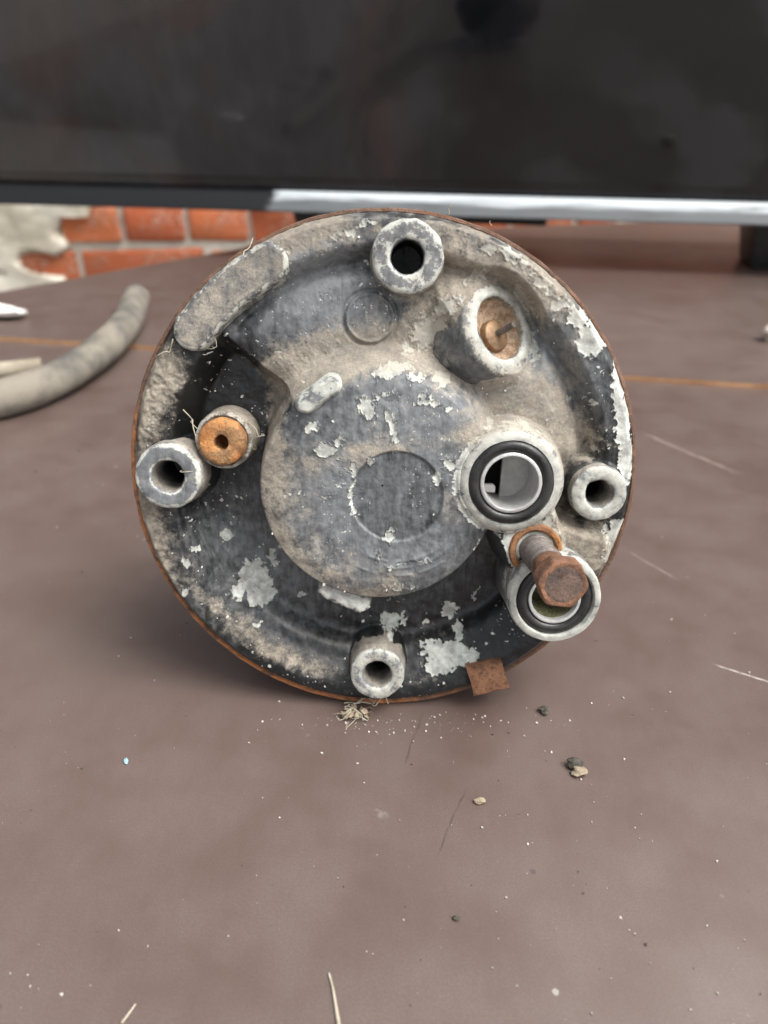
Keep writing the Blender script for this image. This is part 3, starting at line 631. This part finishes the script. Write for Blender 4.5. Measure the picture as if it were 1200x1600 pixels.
# electrical connector, tilted
ax_c = (con_dir[0] * math.sin(CON_T), con_dir[1] * math.sin(CON_T), math.cos(CON_T))
con = lathe('connector_socket', [(12.2, -16, .6, .2, .4), (12.1, -9, .35, .2, .45), (12.0, -4.5, .2, .15, .5), (11.9, -2.0, .25, .3, .5), (11.7, -1.2, .5, .42, .5), (11.2, -0.5, .6, .5, .6), (10.4, -0.1, .6, .56, .6), (9.2, 0.1, .45, .68, .6), (8.4, 0.1, .35, .72, .6), (7.9, -0.2, .45, .66, .6), (7.6, -1.0, .8, .3, .3), (7.5, -5.0, 1.0, .0, .2), (7.3, -5.6, 1, 0, .2)],
      M_CAST, origin=(c_con[0], c_con[1], W_CON), axis=ax_c, jit=0.28, jsc=0.45)
lathe('socket_fill', [(7.8, -1.2), (7.0, -2.4), (6.0, -3.2), (4.6, -3.9), (2.5, -4.2), (0.01, -4.3)], M_SAND, con, origin=(c_con[0], c_con[1], W_CON), axis=ax_c, jit=0.7, jsc=0.55, smooth=180)
t_off = np.array([c_con[0], c_con[1], W_CON]) + np.array([con_dir[1], -con_dir[0], 0]) * 1.2
term = lathe('terminal', [(3.9, -5.6), (4.0, -3.0), (3.85, -2.4), (3.5, -2.1), (0.01, -2.0)], M_BRASS, con, origin=t_off, axis=ax_c, jit=0.06)
ax_p = np.array(ax_c) + np.array([0.12, 0.15, 0.0])
lathe('pin', [(0.85, -3.0), (0.85, 2.2), (0.7, 2.6), (0.01, 2.7)], M_STEEL, con, origin=t_off + np.array([0.6, 0.8, 0]), axis=ax_p, seg=24)

# ports with o-rings
def torus(name, R, r, mat, parent, origin, jit=0.0, squish=1.0, seg=96, sm=20):
    a = np.linspace(0, 2 * np.pi, sm + 1)
    return lathe(name, [(R + r * math.cos(t), r * squish * math.sin(t)) for t in a], mat, parent, origin=origin, seg=seg, jit=jit, smooth=180)
p1 = lathe('suction_port', [(13.4, 7.0, .75, .45, .5), (12.7, 8.6, .6, .55, .6), (11.9, 9.3, .5, .66, .6), (11.0, 9.6, .42, .76, .6), (10.45, 9.6, .35, .8, .6), (10.35, 9.4, .1, .8, .5), (10.3, 7.2, .1, .6, .5), (7.5, 7.0, .1, .6, .5)], M_CAST, origin=(c_p1[0], c_p1[1], 0), jit=0.10, jsc=0.5)
torus('o_ring', 8.95, 1.42, M_RUBBER, p1, (c_p1[0], c_p1[1], 9.0), 0.05)
lathe('tube', [(7.6, 6.5), (7.6, 9.6), (7.5, 10.0), (7.3, 10.15), (6.75, 10.15), (6.55, 9.9), (6.5, 9.2), (6.5, 2.0), (6.45, -6)], M_ALU, p1, origin=(c_p1[0], c_p1[1], 0), jit=0.03)
# inside the port: back wall with a dark slot on the left and a small tongue
cu, cv = c_p1
def plate(name, pts, w0, w1, mat, parent):
    n = len(pts); V = loc(np.array([(x, y, w1) for x, y in pts] + [(x, y, w0) for x, y in pts]))
    F = [tuple(range(n)), tuple(range(2 * n - 1, n - 1, -1))] + [(i, (i + 1) % n, n + (i + 1) % n, n + i) for i in range(n)]
    return mesh_obj(name, V, F, mat, parent, smooth=30)
arc = [(cu + 6.6 * math.cos(t), cv + 6.6 * math.sin(t)) for t in np.linspace(-1.72, 1.60, 26)]
plate('inner_wall', arc, -4.5, -3.0, M_ALU_DULL, p1)
tongue = plate('tongue', [(cu - 6.4, cv - 1.9), (cu - 3.4, cv - 1.9), (cu - 2.7, cv - 2.6), (cu - 2.8, cv - 4.2), (cu - 5.4, cv - 4.0)], 1.0, 2.6, M_ALU_DULL, p1); bevel_mesh(tongue, 0.0004)
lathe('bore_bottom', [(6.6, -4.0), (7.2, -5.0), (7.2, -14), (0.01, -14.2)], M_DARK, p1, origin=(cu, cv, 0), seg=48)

p2 = lathe('discharge_port', [(12.6, -10, .3, .1, .3), (12.0, -4, .35, .2, .5), (11.75, 3, .4, .45, .6), (11.7, 9, .5, .5, .6), (11.6, 11.6, .4, .6, .6), (11.2, 12.5, .3, .7, .6), (10.4, 12.8, .45, .72, .6), (9.9, 12.7, .4, .7, .6), (9.6, 12.2, .3, .7, .6), (9.3, 9.5, .1, .4, .3), (6.5, 9.3, .1, .4, .3)], M_CAST, origin=(c_p2[0], c_p2[1], 0), jit=0.12, jsc=0.5)
torus('o_ring', 8.05, 1.5, M_RUBBER, p2, (c_p2[0], c_p2[1], 11.0), 0.05)
lathe('tube', [(6.65, 8.5), (6.65, 11.8), (6.5, 12.2), (6.2, 12.3), (5.85, 12.2), (5.7, 11.8), (5.65, 10.5)], M_ALU, p2, origin=(c_p2[0], c_p2[1], 0), jit=0.03)
lathe('bore', [(5.68, 10.8), (5.6, 4), (5.4, -2), (4.6, -3.5), (0.01, -3.8)], M_OILY, p2, origin=(c_p2[0], c_p2[1], 0), jit=0.05)

# retaining bolt half backed out
hb = face_uv(881, 914, 33.0); o_b = np.array([c_seat[0], c_seat[1], 7.5]); hpt = np.array([hb[0], hb[1], 33.0]); ax_b = hpt - o_b; LB = np.linalg.norm(ax_b); ax_b = ax_b / LB
seat = lathe('bolt_seat', [(7.0, 5.0), (6.7, 8.2), (6.3, 8.9), (5.5, 9.0), (4.9, 8.6), (4.6, 7.6), (4.5, 0), (0.01, -0.5)], M_RUST_SEAT, origin=(c_seat[0], c_seat[1], 0), jit=0.12, jsc=0.7)
shank = [(4.0, -5.0)]; z = -4.5
while z < 12.0:
    shank += [(3.5, z), (4.12, z + 0.5), (4.12, z + 0.75), (3.5, z + 1.2)]; z += 1.4
bolt = lathe('bolt', shank + [(3.5, 13.0), (3.7, 13.4), (3.7, LB - 4.9), (3.9, LB - 4.6)], M_STEEL, origin=o_b, axis=ax_b, seg=40, jit=0.06)
lathe('collar', [(3.7, 13.3), (3.95, 13.6), (3.95, 15.5), (3.85, LB - 4.8)], M_RUST_BOLT, bolt, origin=o_b, axis=ax_b, seg=40, jit=0.08)
def hex_head():
    e1 = np.cross([0, 1, 0], ax_b); e1 /= np.linalg.norm(e1); e2 = np.cross(ax_b, e1); R6 = 6.0; n = 60; rings = []
    def ring(rmax, rcap, hh):
        out = []
        for j in range(n):
            a = 2 * math.pi * j / n; aa_ = ((a + 0.15) % (math.pi / 3)) - math.pi / 6
            r = min(rmax * math.cos(math.pi / 6) / math.cos(aa_), rcap)
            r += 0.10 * (fbm(np.array(math.cos(a) * 6 + 40), np.array(math.sin(a) * 6 + 40 + hh), 0.8, 3) - 0.5) * 2
            out.append(o_b + ax_b * (LB + hh) + r * (math.cos(a) * e1 + math.sin(a) * e2))
        return out
    lv = [ring(R6, 5.5, -5.0), ring(R6, 5.85, -4.7), ring(R6, 5.9, -0.9), ring(R6, 5.6, -0.25), ring(5.8, 5.05, 0.0), ring(9, 4.6, -0.02), ring(9, 4.2, -0.12)]
    V = loc(np.concatenate([np.array(r) for r in lv])); F = [(i * n + j, (i + 1) * n + j, (i + 1) * n + (j + 1) % n, i * n + (j + 1) % n) for i in range(len(lv) - 1) for j in range(n)]
    F.append(tuple(range(n - 1, -1, -1)))
    hd = mesh_obj('head', V, F, M_RUST_BOLT, bolt, smooth=28)
    a = np.linspace(0, 2 * np.pi, 40, endpoint=False); vs = []
    for r, hh in ((4.25, -0.14), (3.0, -0.10), (1.6, -0.16), (0.02, -0.12)):
        hj = hh + 0.22 * (fbm(np.cos(a) * r + 9, np.sin(a) * r + 9, 0.6, 3) - 0.5)
        vs.append(o_b + (LB + hj)[:, None] * ax_b + r * (np.cos(a)[:, None] * e1 + np.sin(a)[:, None] * e2))
    V = loc(np.concatenate(vs)); F = [(i * 40 + j, (i + 1) * 40 + j, (i + 1) * 40 + (j + 1) % 40, i * 40 + (j + 1) % 40) for i in range(3) for j in range(40)]
    mesh_obj('head_face', V, F, M_RUST_FACE, bolt, smooth=180)
hex_head()

# raised cast pads (outline extruded with a rounded edge)
def pad(name, pts, wtop, wbot, wear_top, wear_edge, round_=0.8, rows=12, jit=0.12):
    pts = np.array(pts); n = len(pts); c = pts.mean(0); vs, ws = [], []
    nrm = np.roll(pts, -1, 0) - np.roll(pts, 1, 0); nrm = np.stack([nrm[:, 1], -nrm[:, 0]], -1); nrm /= np.linalg.norm(nrm, axis=1)[:, None]
    area = np.sum(pts[:, 0] * np.roll(pts[:, 1], -1) - np.roll(pts[:, 0], -1) * pts[:, 1]); nrm *= np.sign(area)
    for (off, ww, wr) in ((0.9, wbot, wear_edge), (0.25, wtop - 2 * round_, wear_edge), (0.0, wtop - round_, wear_edge), (-0.3 * round_, wtop - 0.35 * round_, wear_edge), (-round_, wtop - 0.03, wear_edge), (-round_ * 1.7, wtop, wear_top)):
        q = pts + nrm * off; q = q + (jit * 2 * (np.stack([fbm(q[:, 0] + 70, q[:, 1] + 70, 0.8, 3), fbm(q[:, 0] + 20, q[:, 1] + 90, 0.8, 3)], -1) - 0.5))
        vs.append(np.column_stack([q, np.full(n, ww)])); ws += [list(wr) + [1]] * n
    base = pts - nrm * round_ * 1.7
    for k in range(1, rows + 1):                    # shrink the two long sides towards the middle line
        t = k / rows * 0.5; q = base + (mirror(base) - base) * t
        hh = wtop + 0.3 * (fbm(q[:, 0] + 7, q[:, 1] + 7, 0.5, 3) - 0.5)
        vs.append(np.column_stack([q, hh])); ws += [list(wear_top) + [1]] * n
    V = loc(np.concatenate(vs)); L = len(vs)
    F = [(i * n + j, (i + 1) * n + j, (i + 1) * n + (j + 1) % n, i * n + (j + 1) % n) for i in range(L - 1) for j in range(n)]
    return mesh_obj(name, V, F, M_CAST, comp, smooth=50, wear=ws)
def mirror(b): return b[(len(b) - 1 - np.arange(len(b))) % len(b)]
def stadium(path, hw, ends=8):
    """closed outline round a path; point i pairs with point n-1-i across the middle"""
    path = np.array(path, float); tg = np.gradient(path, axis=0); tg /= np.linalg.norm(tg, axis=1)[:, None]; nr = np.stack([-tg[:, 1], tg[:, 0]], -1)
    a0 = math.atan2(-tg[0][1], -tg[0][0]); a1 = math.atan2(tg[-1][1], tg[-1][0])
    half_a = [path[0] + hw * np.array([math.cos(a0 - t), math.sin(a0 - t)]) for t in np.linspace(0.08, math.pi / 2, ends)]
    half_b = [path[-1] + hw * np.array([math.cos(a1 + t), math.sin(a1 + t)]) for t in np.linspace(math.pi / 2, 0.08, ends)]
    one = np.array(half_a + list((path + nr * hw)[1:-1]) + half_b)
    half_a2 = [path[0] + hw * np.array([math.cos(a0 + t), math.sin(a0 + t)]) for t in np.linspace(0.08, math.pi / 2, ends)]
    half_b2 = [path[-1] + hw * np.array([math.cos(a1 - t), math.sin(a1 - t)]) for t in np.linspace(math.pi / 2, 0.08, ends)]
    two = np.array(half_a2 + list((path - nr * hw)[1:-1]) + half_b2)
    return np.concatenate([one, two[::-1]])
pa, pb = face_uv(288, 512, 4), face_uv(410, 396, 4)
t0, t1 = math.atan2(pa[1], pa[0]), math.atan2(pb[1], pb[0]); rm = (np.linalg.norm(pa) + np.linalg.norm(pb)) / 2
print('pad radius', rm, np.linalg.norm(pa), np.linalg.norm(pb), 'deg', math.degrees(t0), math.degrees(t1))
rm = min(rm, 59.0)
pad('cast_pad', stadium([(rm * math.cos(t), rm * math.sin(t)) for t in np.linspace(t0, t1, 40)], 4.7), 1.3, -6.0, (.58, .22, .5), (.45, .52, .5), 0.8, jit=0.35)
qa, qb = face_uv(477, 632, 9.5), face_uv(518, 603, 9.5)
pad('cast_bar', stadium([qa + (qb - qa) * t for t in np.linspace(0, 1, 14)], 2.0), 9.7, 6.0, (.3, .58, .7), (.3, .6, .6), 0.5, 6, 0.3)
qa, qb = face_uv(514, 922, 5.0), face_uv(562, 944, 5.0)
pad('cast_lug', stadium([qa + (qb - qa) * t for t in np.linspace(0, 1, 14)], 2.5), 5.2, -8.0, (.2, .72, .7), (.4, .55, .6), 0.6, 6, 0.9)

# rusty sheet tab clipped over the rim
def tab():
    P = [face_uv(x, y, 2.0) for x, y in ((729, 1046), (784, 1033), (794, 1073), (742, 1089))]
    a = P[0]; ex = P[1] - P[0]; ey = P[3] - P[0]; vs = []; n = 7
    prof = [(0.0, -2.5), (0.0, 1.2), (0.05, 2.0), (0.5, 2.3), (0.95, 2.0), (1.02, 1.2), (1.04, -6.0)]
    prof_in = [(0.07, -2.5), (0.08, 0.9), (0.12, 1.3), (0.5, 1.6), (0.9, 1.3), (0.95, 0.9), (0.97, -6.0)]
    for pr in (prof, prof_in):
        for (t, ww) in pr:
            for s_ in np.linspace(0, 1, n):
                p = a + ex * s_ + ey * t; vs.append((p[0] + 0.12 * math.sin(9 * s_ + t * 5), p[1] + 0.10 * math.sin(7 * s_ + 3), ww + 0.15 * math.sin(4 * s_ + t * 3)))
    m = len(prof); F = []
    for k in range(2):
        for i in range(m - 1):
            for j in range(n - 1): b = k * m * n; F.append((b + i * n + j, b + i * n + j + 1, b + (i + 1) * n + j + 1, b + (i + 1) * n + j))
    o_ = m * n
    for i in range(m - 1):
        for j in (0, n - 1): F.append((i * n + j, (i + 1) * n + j, o_ + (i + 1) * n + j, o_ + i * n + j))
    for j in range(n - 1):
        for i in (0, m - 1): F.append((i * n + j, i * n + j + 1, o_ + i * n + j + 1, o_ + i * n + j))
    mesh_obj('rim_clip', loc(np.array(vs)), F, M_RUST_TAB, comp, smooth=40)
tab()

# loose paint flakes and grit lying on the casting (uncountable)
def flake_geo(p, r, nrm_jit, V, F, rs, thick=0.12):
    k = rs.randint(4, 7); a0 = rs.uniform(0, 6.3); b = len(V); tx, ty = rs.uniform(-nrm_jit, nrm_jit), rs.uniform(-nrm_jit, nrm_jit)
    pts = [(r * rs.uniform(.25, 1.4) * math.cos(a0 + 6.283 * i / k), r * rs.uniform(.5, 1.2) * math.sin(a0 + 6.283 * i / k)) for i in range(k)]
    for dz in (0, thick):
        for (x, y) in pts: V.append((p[0] + x, p[1] + y, p[2] + x * tx + y * ty + dz))
    F.append(tuple(range(b + k - 1, b - 1, -1))); F.append(tuple(range(b + k, b + 2 * k)))
    for i in range(k): F.append((b + i, b + (i + 1) % k, b + k + (i + 1) % k, b + k + i))
rs = random.Random(5); V, F = [], []
pts = []
while len(pts) < 620:
    r = 62 * math.sqrt(rs.random()); t = rs.uniform(0, 6.2832); pts.append((r * math.cos(t), r * math.sin(t)))
pp = np.array(pts); hh, _ = surface(pp[:, 0], pp[:, 1])
skip = [(c_p1, 12.5), (c_p2, 12.5), (c_seat, 7.5), (c_fit, 8), (c_con, 12)] + [(b_uv[k], 9) for k in range(4)]
for (x, y), z in zip(pp, hh):
    if fbm(np.array(x + 80.), np.array(y + 80.), 0.1, 3, 9) < 0.56: continue
    if any(math.hypot(x - c[0], y - c[1]) < r for c, r in skip): continue
    if math.hypot(x - c_boss[0], y - c_boss[1]) < 26 and rs.random() < 0.6: continue
    flake_geo((x, y, z + 0.12), rs.choice((0.18, 0.22, 0.28, 0.35, 0.5)), 0.5, V, F, rs)
o = mesh_obj('paint_flakes', loc(np.array(V)), F, M_FLAKE, comp, smooth=0); o['kind'] = 'stuff'
for (V_, e) in (): pass
# fibres and cobweb strands snagged on the casting
def strand(V, F, pts, r, seg=5):
    pts = np.array(pts, float); n = len(pts); tg = np.gradient(pts, axis=0); b = len(V)
    for i in range(n):
        t = tg[i] / (np.linalg.norm(tg[i]) + 1e-9); e1 = np.cross(t, [0.3, 0.2, 0.93]); e1 /= np.linalg.norm(e1); e2 = np.cross(t, e1)
        for j in range(seg):
            a = 2 * math.pi * j / seg; V.append(tuple(pts[i] + r * (1 - 0.5 * i / n) * (math.cos(a) * e1 + math.sin(a) * e2)))
    for i in range(n - 1):
        for j in range(seg): F.append((b + i * seg + j, b + i * seg + (j + 1) % seg, b + (i + 1) * seg + (j + 1) % seg, b + (i + 1) * seg + j))
    F.append(tuple(b + j for j in range(seg))); F.append(tuple(b + (n - 1) * seg + j for j in range(seg - 1, -1, -1)))
V, F = [], []
def wob(a, b, n, amp, rs):
    a, b = np.array(a, float), np.array(b, float); o1 = np.array([rs.uniform(-amp, amp) for _ in range(3)]); o2 = np.array([rs.uniform(-amp, amp) for _ in range(3)])
    return [a + (b - a) * t + o1 * math.sin(t * 3.14) + o2 * math.sin(t * 6.28) for t in np.linspace(0, 1, n)]
def fw(px, py, w): q = face_uv(px, py, w); return (q[0], q[1], w)
for (a, b, amp) in ((fw(286, 640, 1), fw(330, 690, 0), 2), (fw(300, 655, 0), fw(318, 720, 1), 2), (fw(385, 660, -2), fw(412, 678, 5), 2), (fw(392, 700, -3), fw(414, 680, 5), 1.5), (fw(270, 530, 2), fw(240, 560, 1), 1), (fw(330, 520, 0), fw(290, 560, 0), 2), (fw(380, 400, 4), fw(395, 372, 1), 1), (fw(700, 335, 0), fw(705, 322, 1), .4), (fw(768, 352, 0), fw(766, 345, 1.5), .3), (fw(545, 1100, 0), fw(548, 1122, 2), 1), (fw(285, 720, 0), fw(312, 735, 4), 2)):
    strand(V, F, wob(a, b, 9, amp, rs), 0.16)
o = mesh_obj('fibre_strands', loc(np.array(V)), F, M_STRAW, comp, smooth=180); o['kind'] = 'stuff'

# ------------------------------------------------------------------ things lying on the table
def tube_world(name, pts, r, mat, label, cat, seg=20, lump=0.06, hollow=0.6):
    pts = np.array(pts); n = len(pts); base = np.array([pts[0][0], pts[0][1], 0.0]); tg = np.gradient(pts, axis=0); V, F = [], []
    for i in range(n):
        t = tg[i] / np.linalg.norm(tg[i]); e1 = np.cross(t, [0, 0, 1]); e1 /= np.linalg.norm(e1); e2 = np.cross(e1, t)
        rr = r * (1 + lump * (fbm(np.array(i * 0.14), np.array(3.0), 1.0, 2) - 0.5) * 2)
        for j in range(seg):
            a = 2 * math.pi * j / seg; V.append(tuple(pts[i] - base + rr * (math.cos(a) * e1 + math.sin(a) * e2)))
    for i in range(n - 1):
        for j in range(seg): F.append((i * seg + j, i * seg + (j + 1) % seg, (i + 1) * seg + (j + 1) % seg, (i + 1) * seg + j))
    for ei, sgn in ((0, 1), (n - 1, -1)):               # hollow cut ends
        t = tg[ei] / np.linalg.norm(tg[ei]) * sgn; b0 = len(V)
        cen = pts[ei] - base
        for dz in (0.0, 0.02):
            for j in range(seg): p = np.array(V[ei * seg + j]); V.append(tuple(cen + (p - cen) * hollow + t * dz))
        for j in range(seg):
            k = (j + 1) % seg; F.append((ei * seg + j, ei * seg + k, b0 + k, b0 + j)); F.append((b0 + j, b0 + k, b0 + seg + k, b0 + seg + j))
        F.append(tuple(b0 + seg + j for j in range(seg)))
    o = mesh_obj(name, V, F, mat, None, smooth=60); o.location = base; tag(o, label, cat); return o
def spline(ctrl, n):
    c = np.array(ctrl, float); c = np.vstack([2 * c[0] - c[1], c, 2 * c[-1] - c[-2]]); out = []
    for i in range(1, len(c) - 2):
        for t in np.linspace(0, 1, n, endpoint=False):
            out.append(0.5 * (2 * c[i] + (c[i + 1] - c[i - 1]) * t + (2 * c[i - 1] - 5 * c[i] + 4 * c[i + 1] - c[i + 2]) * t ** 2 + (3 * c[i] - c[i - 1] - 3 * c[i + 1] + c[i + 2]) * t ** 3))
    out.append(c[-2]); return out
s = NT('dusty_rubber_hose'); n0 = s.noise(40, 5, 0.6); n1 = s.noise(500, 4)
M_HOSE = s.out(s.mix(s.ramp(n0, 0.35, 0.6), (0.10, 0.096, 0.086), (0.235, 0.21, 0.17)), 0.85, s.bump(n1, 0.0004, 0.6))
HR = 0.0093
hp = [ground(x, y, HR + 0.0005) for x, y in ((-160, 628), (-70, 634), (20, 618), (95, 592), (160, 552), (200, 508), (214, 470))]
hp = [h_ + np.array([0, 0, 0.0022 * (1 if i >= 4 else (0.5 if i == 3 else 0)) + 0.0002]) for i, h_ in enumerate(hp)]
tube_world('rubber_hose', spline(hp, 10), HR, M_HOSE, 'curved grey dusty rubber hose end lying on the table at left', 'hose')
M_WOOD = simple('bleached_hose', (0.26, 0.225, 0.17), (0.38, 0.335, 0.26), 80, 0.9, 0.0006)
tr = 0.0048
tp = [ground(x, y, tr + 0.0003) for x, y in ((-120, 588), (-50, 584), (10, 578), (66, 572))]
tube_world('thin_hose', spline(tp, 6), tr, M_WOOD, 'thinner beige hose end lying just behind the grey hose', 'hose', 14)

def lump(name, c, r, mat, label, cat, group=None, seed=0, flat=0.6):
    bm = bmesh.new(); bmesh.ops.create_icosphere(bm, subdivisions=3, radius=1); q = np.array([v.co[:] for v in bm.verts])
    k = 0.35 + 1.3 * fbm(q[:, 0] + seed * 3.1 + 30, q[:, 1] + q[:, 2] * 1.7 + 30, 1.1, 4)
    for v_, kk in zip(bm.verts, k): v_.co = Vector((v_.co.x * r[0] * kk, v_.co.y * r[1] * kk, v_.co.z * r[2] * kk))
    mz = min(v_.co.z for v_ in bm.verts)
    for v_ in bm.verts: v_.co.z -= mz
    me = bpy.data.meshes.new(name); bm.to_mesh(me); bm.free(); o = finish(name, me, mat, None, 60); o.location = c; tag(o, label, cat, group); return o
M_PAPER = simple('whitish_scrap', (0.62, 0.60, 0.57), (0.8, 0.78, 0.75), 60, 0.9)
M_STONE = simple('beige_stone', (0.45, 0.38, 0.32), (0.62, 0.54, 0.47), 90, 0.9, 0.001)
M_DIRT = simple('dark_dirt', (0.05, 0.048, 0.038), (0.13, 0.12, 0.095), 900, 0.9, 0.0006)
M_CRUMB = simple('tan_crumb', (0.28, 0.22, 0.15), (0.42, 0.35, 0.25), 900, 0.9, 0.0004)
p = ground(3, 498, 0.0024); lump('plaster_scrap', p, (0.016, 0.008, 0.005), M_PAPER, 'whitish plaster scrap behind the hose at the left edge', 'scrap', seed=1)
p = ground(1202, 538); lump('stone', p, (0.0065, 0.0065, 0.006), M_STONE, 'small beige stone on the table at the right edge', 'stone', seed=2)
p = ground(899, 1198); lump('dirt_crumb', p, (0.0020, 0.0014, 0.0012), M_DIRT, 'dark green dirt crumb beside a tan crumb in front of the compressor', 'crumb', 'crumbs on the table', 3)
p = ground(905, 1209); lump('tan_crumb', p, (0.0020, 0.0015, 0.0009), M_CRUMB, 'tan crumb touching a dark green crumb on the table', 'crumb', 'crumbs on the table', 4)
p = ground(851, 1113); lump('dirt_crumb', p, (0.0016, 0.0014, 0.0007), M_DIRT, 'dark dirt crumb on the table near the rusty rim clip', 'crumb', 'crumbs on the table', 5)
p = ground(750, 1254); lump('tan_flake', p, (0.0014, 0.0009, 0.0006), M_CRUMB, 'tiny orange tan flake on bare table below the rim clip', 'flake', 'crumbs on the table', 6)
p = ground(714, 1436); lump('dirt_crumb', p, (0.0008, 0.0006, 0.0004), M_DIRT, 'small brown crumb low on the table nearest the bottom centre', 'crumb', 'crumbs on the table', 7)
M_BLUE = simple('blue_flake', (0.18, 0.34, 0.50), (0.35, 0.5, 0.6), 900, 0.6)
p = ground(197, 1191); lump('blue_flake', p, (0.0006, 0.0009, 0.0004), M_BLUE, 'tiny pale blue flake on the table at left', 'flake', 'crumbs on the table', 8)

def straw(name, px, r, label, cat='straw', zs=None):
    V, F = [], []; P = [ground(x, y) for x, y in px]; base = P[0].copy(); base[2] = 0
    P = [p_ - base + np.array([0, 0, r + (zs[i] if zs else 0)]) for i, p_ in enumerate(P)]
    strand(V, F, spline(P, 6), r, 6); o = mesh_obj(name, V, F, M_STRAW, None, smooth=180); o.location = base; tag(o, label, cat); return o
straw('straw', ((530, 1605), (525, 1575), (520, 1545), (514, 1522)), 0.0004, 'thin pale straw lying near the bottom edge of the picture')
straw('straw', ((190, 1600), (203, 1583), (212, 1570)), 0.00028, 'short pale straw bit at the bottom left')
# tangle of dry litter under the rim
tf = empty('dry_litter', tuple(ground(562, 1122))); tag(tf, 'tangle of dry plant litter on the table under the bottom mounting boss', 'litter')
bz = ground(562, 1122); rs = random.Random(21)
V, F = [], []
for k in range(11):
    a = ground(rs.uniform(535, 590), rs.uniform(1104, 1128)) - bz; a[2] = rs.uniform(0.0003, 0.003)
    b = a + np.array([rs.uniform(-.006, .006), rs.uniform(-.004, .003), rs.uniform(-.001, .003)]); b[2] = max(b[2], 0.0003)
    strand(V, F, wob(a, b, 7, 0.0012, rs), rs.choice((0.0001, 0.00014, 0.0002)))
mesh_obj('stalks', V, F, M_STRAW, tf, smooth=180)
V, F = [], []
for k in range(30):
    a = ground(rs.uniform(536, 580), rs.uniform(1110, 1126)) - bz
    flake_geo((a[0], a[1], rs.uniform(0.0004, 0.0022)), rs.uniform(0.0003, 0.0011), 0.9, V, F, rs, 0.00012)
mesh_obj('leaf_bits', V, F, M_CRUMB, tf, smooth=0)
# fine grit scattered over the table
rs = random.Random(9); V, F = [], []; V2, F2 = [], []
for k in range(1100):
    px, py = rs.uniform(-80, 1280), 640 + 1000 * rs.random() ** 0.8
    p = ground(px, py)
    if abs(p[0] - Cw[0] * MM) < 0.06 and p[1] > base_pt[1] * MM + 0.004: continue
    if fbm(np.array(p[0] * 1000 + 500.), np.array(p[1] * 1000 + 500.), 0.03, 3, 4) < rs.uniform(0.35, 0.68): continue
    r = rs.choice((0.00005, 0.00006, 0.00007, 0.00009, 0.00011, 0.00014, 0.0002, 0.0003)) * (1.2 if py < 1100 else 1)
    flake_geo((p[0], p[1], 0.0001), r, 0.3, *((V, F) if rs.random() < 0.72 else (V2, F2)), rs, r * 0.7)
for k in range(170):
    p = ground(rs.gauss(620, 110), rs.gauss(1128, 22)); r = rs.choice((0.00008, 0.00012, 0.0002, 0.00035))
    if p[1] > base_pt[1] * MM - 0.001: continue
    flake_geo((p[0], p[1], 0.0001), r, 0.3, V, F, rs, r * 0.6)
o = mesh_obj('pale_grit', V, F, M_GRIT, None, smooth=0); tag(o, 'fine pale grit scattered over the brown tabletop', 'grit', kind='stuff')
o = mesh_obj('dark_grit', V2, F2, M_DIRT, None, smooth=0); tag(o, 'fine dark grit scattered over the brown tabletop', 'grit', kind='stuff')

for n_, l_ in (('bolt', 'rusty brown hex bolt standing half unscrewed'), ('rim_clip', 'rusty folded sheet clip over the lower rim'), ('vent_fitting', 'orange rusted stub with a small hole'), ('rim_band', 'thin rusty steel edge round the casting')):
    bpy.data.objects[n_]['label'] = l_
